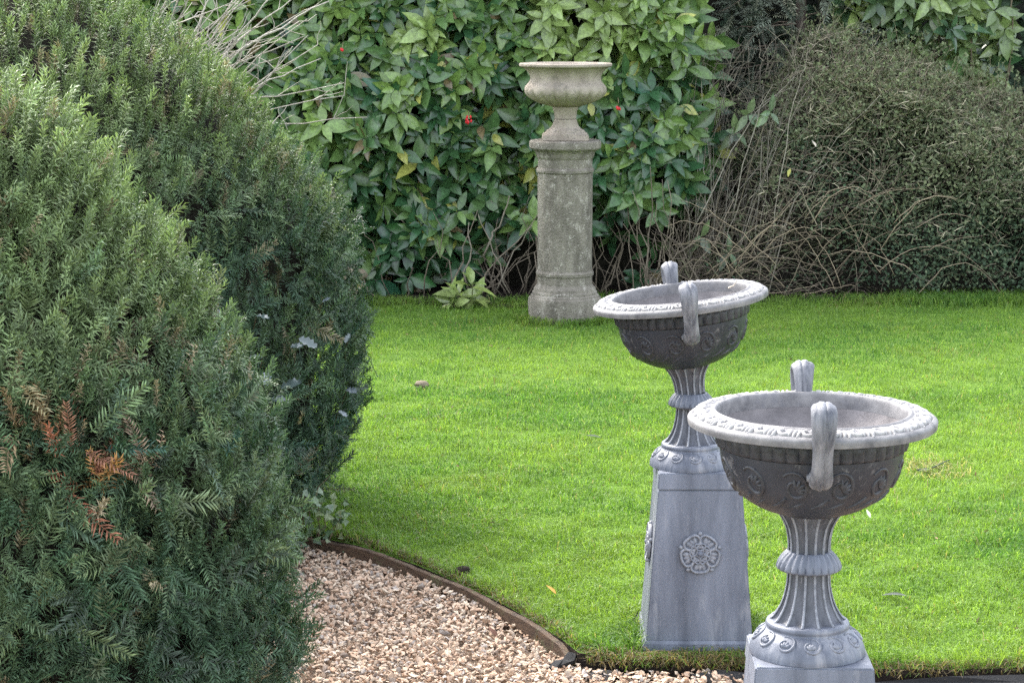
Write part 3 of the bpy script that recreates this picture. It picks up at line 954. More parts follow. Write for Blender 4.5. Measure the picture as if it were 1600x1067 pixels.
def make_yew(name, label, centre, prof, seed, n_vis, n_rest, size, tones, dead=None, z_mix=(0.6, 1.5)):
    root = tag(empty(name, (0, 0, 0)), label, 'bush', 'clipped yew bushes by the path')
    rng = np.random.default_rng(seed)
    cx, cy = centre
    zmax = prof[-1][1]
    # solid dark core added to stop light through the bush, and the trunk
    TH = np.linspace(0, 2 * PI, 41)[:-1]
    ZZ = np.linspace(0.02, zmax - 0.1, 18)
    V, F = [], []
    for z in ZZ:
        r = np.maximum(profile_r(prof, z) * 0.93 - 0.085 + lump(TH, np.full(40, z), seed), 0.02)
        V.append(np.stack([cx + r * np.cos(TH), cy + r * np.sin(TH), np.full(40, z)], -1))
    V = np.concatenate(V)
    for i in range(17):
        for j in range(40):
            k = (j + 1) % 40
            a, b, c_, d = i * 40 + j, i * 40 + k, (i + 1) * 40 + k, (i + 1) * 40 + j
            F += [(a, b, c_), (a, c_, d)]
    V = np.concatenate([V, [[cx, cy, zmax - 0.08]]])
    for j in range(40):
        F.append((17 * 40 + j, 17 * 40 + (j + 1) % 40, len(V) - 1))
    obj('shade_core', mesh_tris('shade_core', V, np.array(F), np.tile([0.03, 0.026, 0.02], (len(V), 1)), True), M['inner'], root)
    V, F, c = tube_arrays([(cx, cy, -0.05), (cx + 0.03, cy, 0.4), (cx, cy + 0.02, 0.9)], 0.07, 0.04, 8, (0.09, 0.06, 0.045))
    obj('trunk', mesh_tris('trunk', V, F, c, True), M['bark'], root)

    def sample(n, visible):
        th = rng.uniform(0, 2 * PI, n * 12)
        z = rng.uniform(0.02, zmax, n * 12)
        # weight by the surface's width so that the top is not crowded
        keep = rng.random(n * 12) < (profile_r(prof, z) + 0.08) / max(p[0] for p in prof)
        th, z = th[keep], z[keep]
        r = profile_r(prof, z)
        dz = 0.02
        slope = (profile_r(prof, z + dz) - profile_r(prof, z - dz)) / (2 * dz)
        o = norm(np.stack([np.cos(th), np.sin(th), -slope], -1))
        depth = 0.045 - 0.17 * rng.random(len(z)) ** 1.4
        rr = np.maximum(r + lump(th, z, seed) + depth - 0.05, 0.01)
        P = np.stack([cx + rr * np.cos(th), cy + rr * np.sin(th), z], -1)
        u, v, zc = project(P)
        view = norm(np.array([0, 0, CAM_H]) - P)
        vis = (u > -60) & (u < 1600) & (v > -60) & (v < 1120) & ((o * view).sum(-1) > -0.25)
        sel = vis if visible else ~vis
        return P[sel][:n], o[sel][:n], z[sel][:n]

    allP, allO, allZ = [], [], []
    P1, O1, Z1 = sample(n_vis, True)
    P2, O2, Z2 = sample(n_rest, False)
    P, O, Z = np.concatenate([P1, P2]), np.concatenate([O1, O2]), np.concatenate([Z1, Z2])
    N = len(P)
    up = np.array([0, 0, 1.0])
    rnd = rng.normal(0, 1, (N, 3))
    tang = norm(rnd - (rnd * O).sum(-1, keepdims=True) * O)
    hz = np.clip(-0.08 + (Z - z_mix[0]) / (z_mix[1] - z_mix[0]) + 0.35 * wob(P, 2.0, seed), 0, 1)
    is_shoot = rng.random(N) < 0.32 + 0.6 * hz
    ax_f = norm(O * 0.45 + tang * 0.85 + up * 0.12)
    ax_s = norm(O * 0.5 + up * 0.75 + rng.normal(0, 0.28, (N, 3)))
    ax = np.where(is_shoot[:, None], ax_s, ax_f)
    face = norm(O + 0.35 * rng.normal(0, 1, (N, 3)) + up * 0.25)
    R = frames(ax, face) * (size * rng.uniform(0.6, 1.2, N))[:, None, None]
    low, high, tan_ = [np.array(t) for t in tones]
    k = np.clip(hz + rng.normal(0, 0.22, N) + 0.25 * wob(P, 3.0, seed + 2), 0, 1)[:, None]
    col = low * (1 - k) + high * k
    br = rng.random(N) < 0.02 + 0.05 * (hz > 0.5)
    col[br] = tan_ * rng.uniform(0.7, 1.1, (br.sum(), 1))
    if dead is not None:
        u, v, zc = project(P)
        for (du, dv, dr, dc) in dead:
            m = ((u - du) ** 2 + (v - dv) ** 2 < dr * dr) & (np.arange(N) < len(P1)) & (rng.random(N) < 0.5)
            col[m] = np.array(dc) * rng.uniform(0.8, 1.2, (m.sum(), 1))
    col = col * rng.uniform(0.75, 1.2, (N, 1))
    tid = rng.integers(0, 12, N)
    # the sprigs that show largest become parts of their own
    u, v, zc = project(P)
    view = norm(np.array([0, 0, CAM_H]) - P)
    facing = np.abs((R[:, :, 2] * view).sum(-1)) / size
    outw = np.hypot(P[:, 0] - cx, P[:, 1] - cy) - profile_r(prof, Z)
    score = facing * 0.6 / zc + outw * 0.9 + rng.uniform(0, 0.03, N)
    inframe = (u > 8) & (u < 1590) & (v > 8) & (v < 1058) & ((O * view).sum(-1) > 0.1)
    score[~inframe] = -9
    pick = np.argsort(-score)[:300]
    single = np.zeros(N, bool); single[pick] = True
    meshes = {}
    for i in pick:
        key = (bool(is_shoot[i]), int(tid[i]), tuple(np.round(col[i] * 40).astype(int)))
        if key not in meshes:
            tv, tf, sh = (SHOOT if is_shoot[i] else FEATHER)[tid[i]]
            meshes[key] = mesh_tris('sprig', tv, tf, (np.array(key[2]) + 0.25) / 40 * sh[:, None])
        o = obj('sprig', meshes[key], M['yew'], root)
        mat4 = np.eye(4); mat4[:3, :3] = R[i]; mat4[:3, 3] = P[i]
        o.matrix_local = Matrix(mat4.tolist())
    parts = []
    for s in (True, False):
        for t in range(12):
            m = (is_shoot == s) & (tid == t) & ~single
            if m.any():
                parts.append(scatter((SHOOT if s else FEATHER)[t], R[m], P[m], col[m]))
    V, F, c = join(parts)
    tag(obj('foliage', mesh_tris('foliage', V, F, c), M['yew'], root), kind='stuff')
    return root


FRONT = [(0.91, 0.0), (0.96, 0.25), (0.97, 0.68), (0.90, 1.0), (0.78, 1.23), (0.60, 1.5), (0.42, 1.8), (0.27, 1.93), (0.02, 2.02)]
REAR = [(1.22, 0.0), (1.35, 0.14), (1.40, 0.31), (1.48, 0.57), (1.50, 0.85), (1.42, 1.14), (1.32, 1.38), (1.17, 1.57), (1.02, 1.79), (0.80, 2.0), (0.57, 2.15), (0.36, 2.3), (0.02, 2.42)]
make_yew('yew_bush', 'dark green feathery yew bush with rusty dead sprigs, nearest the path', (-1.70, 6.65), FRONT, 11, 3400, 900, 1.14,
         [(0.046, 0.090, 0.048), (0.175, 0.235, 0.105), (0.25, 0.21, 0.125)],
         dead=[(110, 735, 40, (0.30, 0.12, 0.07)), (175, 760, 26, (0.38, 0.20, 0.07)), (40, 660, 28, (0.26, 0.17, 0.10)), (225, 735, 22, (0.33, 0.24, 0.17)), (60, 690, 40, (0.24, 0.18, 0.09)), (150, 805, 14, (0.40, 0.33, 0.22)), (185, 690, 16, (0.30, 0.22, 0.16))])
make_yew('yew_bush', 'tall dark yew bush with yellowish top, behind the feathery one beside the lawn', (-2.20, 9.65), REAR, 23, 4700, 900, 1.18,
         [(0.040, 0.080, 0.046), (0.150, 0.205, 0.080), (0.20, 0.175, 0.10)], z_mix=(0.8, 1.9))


# ------------------------------------------------------------------ laurel leaves
def leaf_template(rng, width=0.36, fold=0.10, droop=0.16, twist=0.0, serr=0.0):
    st = [0.0, 0.16, 0.36, 0.58, 0.80, 1.0]
    wd = [0.0, 0.62, 0.98, 0.92, 0.52, 0.0]
    V, Sh = [(0, 0, 0)], [1.25]
    for t, w in list(zip(st, wd))[1:-1]:
        z = -droop * t * t
        h = width / 2 * w
        tw = twist * t
        for s in (-1, 0, 1):
            jj = 1 + serr * rng.uniform(-1, 1)
            V.append((s * h * jj, t, z + (fold * h * 2 if s else 0) + s * tw * h))
            Sh.append(1.22 if s == 0 else rng.uniform(0.88, 1.04))
    V.append((0, 1.0, -droop)); Sh.append(1.0)
    F = [(0, 2, 1), (0, 3, 2)]
    for k in range(3):
        a = 1 + 3 * k
        F += [(a, a + 1, a + 4), (a, a + 4, a + 3), (a + 1, a + 2, a + 5), (a + 1, a + 5, a + 4)]
    a = 10
    F += [(a, a + 1, 13), (a + 1, a + 2, 13)]
    return np.array(V, float), np.array(F), np.array(Sh)


LEAF = [leaf_template(RNG, RNG.uniform(0.38, 0.50), RNG.uniform(0.10, 0.26), RNG.uniform(0.03, 0.28), RNG.uniform(-0.35, 0.35), 0.09) for _ in range(14)]


def rosettes(tips, dirs, rng, n_leaf=(6, 10), size=(0.14, 0.225), open_=(0.75, 1.5)):
    """leaves in whorls round shoot tips; returns base points, axes, face normals, sizes, tip index"""
    P, A, N_, S, I = [], [], [], [], []
    for k, (t, d) in enumerate(zip(tips, dirs)):
        d = norm(d)
        ref = np.array([0.2, 0.3, 0.93])
        a = norm(np.cross(d, ref)); b = np.cross(d, a)
        n = rng.integers(*n_leaf)
        for j in range(n):
            ang = j * 2.399 + rng.uniform(-0.35, 0.35)
            pol = open_[0] + (open_[1] - open_[0]) * (j + rng.uniform(0, 1)) / n
            side = a * math.cos(ang) + b * math.sin(ang)
            ax = d * math.cos(pol) + side * math.sin(pol) + np.array([0, 0, -0.28])
            P.append(t - d * 0.05 * j / n + side * 0.006)
            A.append(ax)
            N_.append(d * math.sin(pol) - side * math.cos(pol) + rng.normal(0, 0.22, 3))
            S.append(rng.uniform(*size) * (0.62 + 0.5 * min(1, (j + 1) / n * 1.4)))
            I.append(k)
    return np.array(P), norm(np.array(A)), norm(np.array(N_)), np.array(S), np.array(I)


def leafy(root, tips, dirs, rng, tone, n_single, mat='laurel', region=None, **kw):
    P, A, Nn, S, I = rosettes(tips, dirs, rng, **kw)
    N = len(P)
    R = frames(A, Nn) * S[:, None, None]
    col = tone(P, I)
    tid = rng.integers(0, len(LEAF), N)
    mid = P + A * S[:, None] * 0.5
    u, v, zc = project(mid)
    view = norm(np.array([0, 0, CAM_H]) - mid)
    area = S * S * np.abs((norm(Nn) * view).sum(-1)) / zc
    front = -(mid[:, 1] - np.median(mid[:, 1]))
    score = area * 900 + front * 1.2 + rng.uniform(0, 0.5, N)
    ok = (u > 10) & (u < 1590) & (v > 8) & (v < 1050)
    if region is not None:
        ok &= region(u, v)
    score[~ok] = -99
    pick = np.argsort(-score)[:n_single]
    pick = pick[score[pick] > -50]
    single = np.zeros(N, bool); single[pick] = True
    meshes = {}
    for i in pick:
        key = (int(tid[i]), tuple(np.round(col[i] * 50).astype(int)))
        if key not in meshes:
            tv, tf, sh = LEAF[tid[i]]
            meshes[key] = mesh_tris('leaf', tv, tf, (np.array(key[1]) + 0.2) / 50 * sh[:, None], True)
        o = obj('leaf', meshes[key], M[mat], root)
        m4 = np.eye(4); m4[:3, :3] = R[i]; m4[:3, 3] = P[i]
        o.matrix_local = Matrix(m4.tolist())
    parts = [scatter(LEAF[t], R[(tid == t) & ~single], P[(tid == t) & ~single], col[(tid == t) & ~single]) for t in range(len(LEAF)) if ((tid == t) & ~single).any()]
    if parts:
        V, F, c = join(parts)
        tag(obj('foliage', mesh_tris('foliage', V, F, c, True), M[mat], root), kind='stuff')


def arch(p0, p1, lift, n=6, jit=0.02, rng=RNG):
    p0, p1 = np.array(p0, float), np.array(p1, float)
    t = np.linspace(0, 1, n)[:, None]
    pts = p0 * (1 - t) + p1 * t
    pts[:, 2] += lift * 4 * (t * (1 - t))[:, 0]
    pts[1:-1] += rng.normal(0, jit, (n - 2, 3))
    return pts


# the hedge behind the pedestal
hedge = tag(empty('laurel_hedge', (0, 0, 0)), 'big glossy spotted laurel hedge with red berries behind the stone pedestal', 'hedge')
rng = np.random.default_rng(31)


def hedge_y(x, z):
    p = np.stack([x, np.zeros_like(x), z], -1)
    y = 16.75 + 0.16 * wob(p, 1.6, 1.0) + 0.09 * wob(p, 4.2, 2.0) + 0.10 * np.maximum(0, 0.9 - z) + 0.12 * np.maximum(0, z - 1.6)
    return y + 1.1 * np.maximum(0, x - 1.05) ** 2 * 1.6


def hedge_points(n, depth):
    x = rng.uniform(-5.2, 1.62, n * 3); z = rng.uniform(0.10, 3.35, n * 3)
    p = np.stack([x, np.zeros_like(x), z], -1)
    # bare, gappy foot between the pedestal and the yew, and right of the pedestal
    bare = np.clip((0.82 + 0.18 * wob(p, 2.1, 6.0) - z) / 0.25, 0, 1) * np.clip((x + 0.55) / 0.3, 0, 1)
    thin = np.clip((0.75 - z) / 0.4, 0, 1) * 0.45
    keep = rng.random(n * 3) > np.maximum(bare * 0.90, thin)
    keep &= ~((x > 1.45) & (z > 2.05))
    x, z = x[keep][:n], z[keep][:n]
    return np.stack([x, hedge_y(x, z) + depth + rng.uniform(-0.06, 0.06, len(x)), z], -1)


tips = np.concatenate([hedge_points(900, 0.0), hedge_points(760, 0.20), hedge_points(500, 0.38)])
d = np.stack([rng.normal(0, 0.35, len(tips)), np.full(len(tips), -0.85), 0.42 + rng.normal(0, 0.32, len(tips))], -1)
d[:, 2] -= 0.5 * np.clip(0.9 - tips[:, 2], 0, 0.6)
tint = rng.normal(0, 1, len(tips))


def hedge_tone(P, I):
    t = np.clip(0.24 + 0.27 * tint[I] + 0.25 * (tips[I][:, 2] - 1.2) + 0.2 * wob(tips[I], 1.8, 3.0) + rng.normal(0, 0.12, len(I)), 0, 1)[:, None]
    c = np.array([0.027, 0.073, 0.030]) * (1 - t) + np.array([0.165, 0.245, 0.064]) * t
    old = rng.random(len(I)) < 0.02
    c[old] = [0.13, 0.10, 0.05]
    yel = rng.random(len(I)) < 0.012
    c[yel] = [0.27, 0.28, 0.07]
    # pale young clump just above the stone urn
    u, v, _ = project(tips[I])
    young = ((u > 850) & (u < 1000) & (v < 95)) | ((u - 655) ** 2 + (v - 50) ** 2 < 1200)
    c[young] = np.array([0.175, 0.24, 0.075]) * rng.uniform(0.8, 1.15, (young.sum(), 1))
    return c * rng.uniform(0.8, 1.15, (len(I), 1))


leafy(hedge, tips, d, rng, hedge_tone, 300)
# solid dark slab added behind the leaves so no light comes through
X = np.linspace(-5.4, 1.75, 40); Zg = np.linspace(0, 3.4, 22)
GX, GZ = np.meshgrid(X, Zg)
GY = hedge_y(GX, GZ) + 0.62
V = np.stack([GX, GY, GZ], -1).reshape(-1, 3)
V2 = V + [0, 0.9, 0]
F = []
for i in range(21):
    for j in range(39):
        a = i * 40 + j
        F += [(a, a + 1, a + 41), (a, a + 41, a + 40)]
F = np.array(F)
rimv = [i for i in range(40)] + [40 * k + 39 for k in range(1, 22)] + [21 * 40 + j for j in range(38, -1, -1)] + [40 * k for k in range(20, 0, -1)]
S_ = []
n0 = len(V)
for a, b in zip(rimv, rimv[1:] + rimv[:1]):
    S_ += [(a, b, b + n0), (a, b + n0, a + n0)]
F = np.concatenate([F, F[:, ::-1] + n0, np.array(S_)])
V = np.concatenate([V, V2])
obj('shade_core', mesh_tris('shade_core', V, F, np.zeros((len(V), 3)) + 0.02, True), M['inner'], hedge)
# bare stems at the foot of the hedge
for k in range(90):
    x = rng.uniform(-0.5, 0.2) if k % 5 < 2 else rng.uniform(0.55, 1.6)
    if k % 9 == 0: x = rng.uniform(-1.4, -0.4)
    z1 = rng.uniform(0.25, 1.05)
    y0 = 16.62 + rng.uniform(-0.1, 0.45)
    pts = arch((x, y0, 0), (x + rng.normal(0, 0.28), y0 + rng.uniform(-0.22, 0.1), z1), rng.uniform(-0.05, 0.1), 6, 0.025, rng)
    g = rng.uniform(0.5, 1.1)
    V, F, c = tube_arrays(pts, rng.uniform(0.004, 0.009), 0.0025, 5, np.array([0.20, 0.165, 0.125]) * g)
    obj('branch', mesh_tris('branch', V, F, c, True), M['bark'], hedge)
# a fork of thick pale stems left of the pedestal and one long upright
for p0, p1, r in (((-0.22, 16.55, 0.35), (-0.02, 16.5, 0.82), 0.011), ((-0.02, 16.6, 0.05), (-0.26, 16.48, 0.68), 0.009), ((-0.34, 16.5, 0.1), (-0.33, 16.45, 0.62), 0.010), ((-0.12, 16.55, 0.08), (0.16, 16.5, 0.6), 0.008)):
    V, F, c = tube_arrays(arch(p0, p1, 0.03, 7, 0.02, rng), r * 0.8, r * 0.35, 6, (0.19, 0.165, 0.13))
    obj('branch', mesh_tris('branch', V, F, c, True), M['bark'], hedge)


def berry_cluster(px, pz, n, parent, spread=0.02):
    y = float(hedge_y(np.array([px]), np.array([pz]))[0]) - 0.17
    bm = bmesh.new()
    V, F, c = tube_arrays([(px, y + 0.1, pz + 0.06), (px, y + 0.03, pz + 0.045), (px, y, pz + 0.02)], 0.003, 0.002, 4, (0.2, 0.16, 0.1))
    st = obj('berry_stalk', mesh_tris('berry_stalk', V, F, c), M['bark'], parent)
    bm.free()
    for k in range(n):
        b2 = bmesh.new()
        bmesh.ops.create_uvsphere(b2, u_segments=10, v_segments=8, radius=0.0105)
        b2.transform(Matrix.Translation((px + random.uniform(-spread, spread), y + random.uniform(-0.015, 0.01), pz + random.uniform(-0.032, 0.022))) @ Matrix.Diagonal((0.85, 0.85, 1.25, 1)))
        bm_obj('berry', b2, M['berry'], st)


berry_cluster(-0.335, 1.40, 8, hedge)
berry_cluster(0.82, 1.50, 4, hedge, 0.012)
berry_cluster(-1.30, 1.92, 3, hedge, 0.010)

# laurel at the top right, behind the dry mound
shrub = tag(empty('laurel_shrub', (0, 0, 0)), 'pale spotted laurel shrub rising behind the dry mound, above its right end', 'shrub')
rng2 = np.random.default_rng(37)
n = 300
x = rng2.uniform(2.75, 4.35, n); z = rng2.uniform(1.35, 3.1, n)
keep = (z > 1.75 - 0.5 * np.clip(x - 3.6, 0, 1)) & ~((x > 4.12) & (z < 2.6))
x, z = x[keep], z[keep]
tips2 = np.stack([x, 17.9 + 0.15 * np.sin(x * 5) + 0.12 * np.sin(z * 6 + x) + rng2.uniform(0, 0.35, len(x)), z], -1)
dirs2 = np.stack([rng2.normal(0, 0.4, len(x)), np.full(len(x), -0.85), 0.35 + rng2.normal(0, 0.35, len(x))], -1)


def shrub_tone(P, I):
    t = np.clip(0.45 + 0.3 * rng2.normal(0, 1, len(tips2))[I] + 0.2 * (tips2[I][:, 2] - 2.0), 0, 1)[:, None]
    return (np.array([0.045, 0.09, 0.045]) * (1 - t) + np.array([0.17, 0.225, 0.075]) * t) * rng2.uniform(0.8, 1.15, (len(I), 1))


leafy(shrub, tips2, dirs2, rng2, shrub_tone, 120)
for k in range(10):
    x0 = rng2.uniform(3.2, 4.2)
    V, F, c = tube_arrays(arch((x0, 18.4, 0), (x0 + rng2.normal(0, 0.2), 18.05, rng2.uniform(1.8, 2.8)), 0.1, 7, 0.03, rng2), 0.016, 0.006, 5, (0.11, 0.09, 0.06))
    obj('branch', mesh_tris('branch', V, F, c, True), M['bark'], shrub)

# ------------------------------------------------------------------ dry mound of an overgrown shrub on the right
mound = tag(empty('dry_shrub', (0, 0, 0)), 'wide mound of dry tangled shrub with tan clippings, right of the laurel hedge', 'shrub')
rng3 = np.random.default_rng(41)
# outline of the mound: crest height and front along x
CR = [(1.45, 0.55), (1.75, 0.85), (2.0, 1.30), (2.2, 1.72), (2.45, 1.93), (2.75, 1.98), (3.1, 1.86), (3.5, 1.68), (4.0, 1.52), (4.6, 1.36), (5.2, 1.15), (6.2, 0.7)]


def crest(x): return np.interp(x, [p[0] for p in CR], [p[1] for p in CR])


def mound_surf(x, q):
    """q 0 at the foot, 1 at the crest"""
    h = crest(x)
    a = q * PI / 2
    z = h * np.sin(a)
    y = 16.62 + 1.15 * (1 - np.cos(a)) ** 0.9
    p = np.stack([x, y, z], -1)
    y = y - 0.22 * wob(p, 2.6, 3.0) - 0.11 * wob(p, 6.0, 1.0) - 0.06 * wob(p, 13.0, 4.0)
    z = z + 0.09 * wob(p, 4.0, 9.0) * np.sin(a)
    return np.stack([x, y, z], -1)


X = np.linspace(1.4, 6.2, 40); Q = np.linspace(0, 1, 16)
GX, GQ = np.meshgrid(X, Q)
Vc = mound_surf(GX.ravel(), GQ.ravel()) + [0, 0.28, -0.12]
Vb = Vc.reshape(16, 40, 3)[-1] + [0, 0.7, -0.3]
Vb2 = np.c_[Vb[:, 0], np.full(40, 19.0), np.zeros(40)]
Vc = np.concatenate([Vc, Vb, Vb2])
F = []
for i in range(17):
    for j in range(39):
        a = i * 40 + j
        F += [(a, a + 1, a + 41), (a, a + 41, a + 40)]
obj('shade_core', mesh_tris('shade_core', Vc, np.array(F), np.zeros((len(Vc), 3)) + 0.02, True), M['inner'], mound)  # solid core added inside the mound to keep its gaps dark
# small leaves
n = 60000
x = rng3.uniform(1.5, 5.2, n); q = rng3.uniform(0.02, 1.0, n) ** 0.9
P = mound_surf(x, q) + np.stack([rng3.normal(0, 0.02, n), rng3.uniform(-0.06, 0.24, n), rng3.normal(0, 0.03, n)], -1)
u, v, _ = project(P)
# the left foot is bare twigs with deep holes
bare = np.clip((2.75 - P[:, 0] + 0.35 * wob(P, 2.5, 8.0)) / 0.5, 0, 1) * np.clip((1.15 - P[:, 2]) / 0.3, 0, 1)
keep = rng3.random(n) > np.maximum(bare * 0.93, 0.4 * (P[:, 0] < 2.1))
P = P[keep]; n = len(P)
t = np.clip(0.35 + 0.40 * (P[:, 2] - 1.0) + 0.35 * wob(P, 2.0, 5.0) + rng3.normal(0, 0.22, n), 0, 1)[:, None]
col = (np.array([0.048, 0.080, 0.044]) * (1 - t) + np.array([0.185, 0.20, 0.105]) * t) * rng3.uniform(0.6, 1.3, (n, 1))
tv = np.array([(0, 0, 0), (0.35, 0.45, 0.06), (0, 1, -0.05), (-0.35, 0.5, 0.06)])
tf = np.array([(0, 1, 2), (0, 2, 3)])
ax = norm(rng3.normal(0, 1, (n, 3)) + [0, -0.3, 0.2]); fc = norm(rng3.normal(0, 0.7, (n, 3)) + [0, -0.7, 0.5])
R = frames(ax, fc) * rng3.uniform(0.018, 0.040, n)[:, None, None]
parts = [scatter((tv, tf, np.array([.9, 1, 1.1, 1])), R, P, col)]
# tan clippings and short shoots lying on the dome
n = 5600
x = rng3.uniform(1.9, 4.9, n); q = np.clip(rng3.beta(2.4, 1.3, n), 0.05, 1)
P = mound_surf(x, q) + np.stack([np.zeros(n), rng3.uniform(-0.09, 0.05, n), rng3.uniform(-0.02, 0.06, n)], -1)
sv = np.array([(-0.03, 0, 0), (0.03, 0, 0), (0.045, 0.5, 0.06), (0, 1, 0.0), (-0.02, 0.5, 0.09)])
sf = np.array([(0, 1, 2), (0, 2, 4), (4, 2, 3)])
ax = norm(np.stack([rng3.normal(0.25, 0.8, n), rng3.normal(-0.35, 0.4, n), rng3.normal(0.1, 0.45, n)], -1))
R = frames(ax, norm(rng3.normal(0, 0.5, (n, 3)) + [0, -0.8, 0.4])) * rng3.uniform(0.03, 0.11, n)[:, None, None]
u_ = rng3.random((n, 1)) * np.clip(1.25 - 0.42 * (P[:, 2:3] - 0.5), 0.55, 1.4)
col = np.where(u_ < 0.5, [0.37, 0.335, 0.235], np.where(u_ < 0.75, [0.20, 0.18, 0.135], [0.15, 0.18, 0.095])) * rng3.uniform(0.6, 1.2, (n, 1))
parts.append(scatter((sv, sf, np.ones(5)), R, P, col))
# loose leafy shoots that break the outline
for k in range(850):
    x = rng3.uniform(1.9, 5.0); q = rng3.uniform(0.45, 1.0)
    p0 = mound_surf(np.array([x]), np.array([q]))[0]
    d_ = norm(np.array([rng3.normal(0.1, 0.6), rng3.normal(-0.3, 0.3), rng3.uniform(0.2, 1.0)]))
    L = rng3.uniform(0.08, 0.36)
    sh_ = arch(p0, p0 + d_ * L, rng3.uniform(-0.02, 0.03), 5, 0.006, rng3)
    parts.append(tube_arrays(sh_, 0.0025, 0.0012, 3, np.array([0.22, 0.19, 0.12]) * rng3.uniform(0.5, 1.2)))
    m = 12
    ti = rng3.integers(1, 5, m)
    Rl = frames(norm(rng3.normal(0, 0.6, (m, 3)) + d_), norm(rng3.normal(0, 0.6, (m, 3)) + [0, -0.7, 0.5])) * rng3.uniform(0.016, 0.036, m)[:, None, None]
    parts.append(scatter((tv, tf, np.array([.9, 1, 1.1, 1])), Rl, sh_[ti] + rng3.normal(0, 0.006, (m, 3)), np.tile([0.13, 0.155, 0.08], (m, 1)) * rng3.uniform(0.6, 1.3, (m, 1))))
V, F, c = join(parts)
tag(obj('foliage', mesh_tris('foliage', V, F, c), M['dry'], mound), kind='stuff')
# stems: the longest ones as parts, the fine tangle joined
fine = []
for k in range(1100):
    x = rng3.uniform(1.25, 4.7) if k % 2 == 0 else rng3.uniform(1.3, 2.9)
    q = rng3.uniform(0.0, 0.75)
    p0 = mound_surf(np.array([x]), np.array([q]))[0] + [0, rng3.uniform(-0.06, 0.28), 0]
    L = rng3.uniform(0.15, 0.5)
    a = rng3.uniform(-0.5, 1.3) if rng3.random() < 0.7 else rng3.uniform(1.3, 3.4)
    p1 = p0 + [L * math.cos(a), rng3.normal(-0.02, 0.08), L * math.sin(a)]
    p1[2] = max(p1[2], 0.02)
    uu = rng3.random()
    cc = 0.75 * np.array([0.26, 0.215, 0.155] if uu < 0.45 else [0.15, 0.12, 0.095] if uu < 0.8 else [0.20, 0.20, 0.12]) * rng3.uniform(0.6, 1.15)
    fine.append(tube_arrays(arch(p0, p1, rng3.uniform(-0.02, 0.09), 5, 0.012, rng3), rng3.uniform(0.0022, 0.0045), 0.0015, 3, cc))
V, F, c = join(fine)
tag(obj('tangle', mesh_tris('tangle', V, F, c), M['bark'], mound), kind='stuff')
for k in range(44):
    x = rng3.uniform(1.4, 3.2)
    p0 = mound_surf(np.array([x]), np.array([rng3.uniform(0.0, 0.25)]))[0] + [0, -0.05, 0]
    p1 = p0 + [rng3.uniform(0.25, 0.9) * rng3.choice([1, 1, -1]), rng3.normal(0, 0.08), rng3.uniform(-0.1, 0.6)]
    V, F, c = tube_arrays(arch(p0, p1, rng3.uniform(-0.05, 0.28), 12, 0.006, rng3), rng3.uniform(0.0028, 0.006), 0.0015, 5, np.array([0.30, 0.24, 0.165]) * rng3.uniform(0.45, 1.15))
    obj('branch', mesh_tris('branch', V, F, c, True), M['bark'], mound)

# arching stems between the laurel and the mound
thicket = tag(empty('stem_thicket', (0, 0, 0)), 'thicket of bare grey arching stems between the laurel hedge and the dry mound', 'thicket')
for k in range(95):
    x0 = rng3.uniform(1.35, 2.05); y0 = rng3.uniform(16.75, 17.5)
    z0 = rng3.uniform(0.1, 0.9)
    p1 = (x0 + rng3.uniform(-0.15, 1.05), y0 + rng3.normal(0.1, 0.12), z0 + rng3.uniform(0.5, 1.25))
    V, F, c = tube_arrays(arch((x0, y0, z0 - 0.3), p1, rng3.uniform(-0.02, 0.34), 9, 0.010, rng3), rng3.uniform(0.0025, 0.0065), 0.0015, 4, np.array([0.26, 0.235, 0.19]) * rng3.uniform(0.4, 1.15))
    obj('stem', mesh_tris('stem', V, F, c, True), M['bark'], thicket)
fine = []
for k in range(700):
    x0 = rng3.uniform(1.3, 2.4); y0 = rng3.uniform(16.9, 17.7); z0 = rng3.uniform(0.05, 1.9)
    L = rng3.uniform(0.1, 0.4); a = rng3.normal(1.0, 0.7)
    fine.append(tube_arrays(arch((x0, y0, z0), (x0 + L * math.cos(a), y0 + rng3.normal(0, .06), z0 + L * math.sin(a)), rng3.uniform(-0.02, 0.06), 4, 0.01, rng3), 0.003, 0.0013, 3, np.array([0.15, 0.13, 0.10]) * rng3.uniform(0.4, 1.2)))
V, F, c = join(fine)
tag(obj('twigs', mesh_tris('twigs', V, F, c), M['bark'], thicket), kind='stuff')
# a few stray laurel leaves hanging in it
tt = np.array([(1.86, 16.95, 1.42), (1.76, 16.95, 1.28), (2.02, 16.85, 1.44), (1.70, 16.7, 0.36), (1.48, 16.7, 0.48)])
for p in tt:
    V, F, c = tube_arrays(arch((p[0] - 0.35, p[1] + 0.25, 0.05), p + [-0.01, 0.03, -0.01], 0.10, 8, 0.01, rng3), 0.007, 0.003, 5, (0.20, 0.175, 0.12))
    obj('stem', mesh_tris('stem', V, F, c, True), M['bark'], thicket)
leafy(thicket, tt, np.array([(0.2, -0.8, 0.2)] * len(tt)), rng3, lambda P, I: np.tile([0.10, 0.145, 0.07], (len(I), 1)) * rng3.uniform(0.7, 1.2, (len(I), 1)), 40, n_leaf=(4, 6), size=(0.10, 0.16))

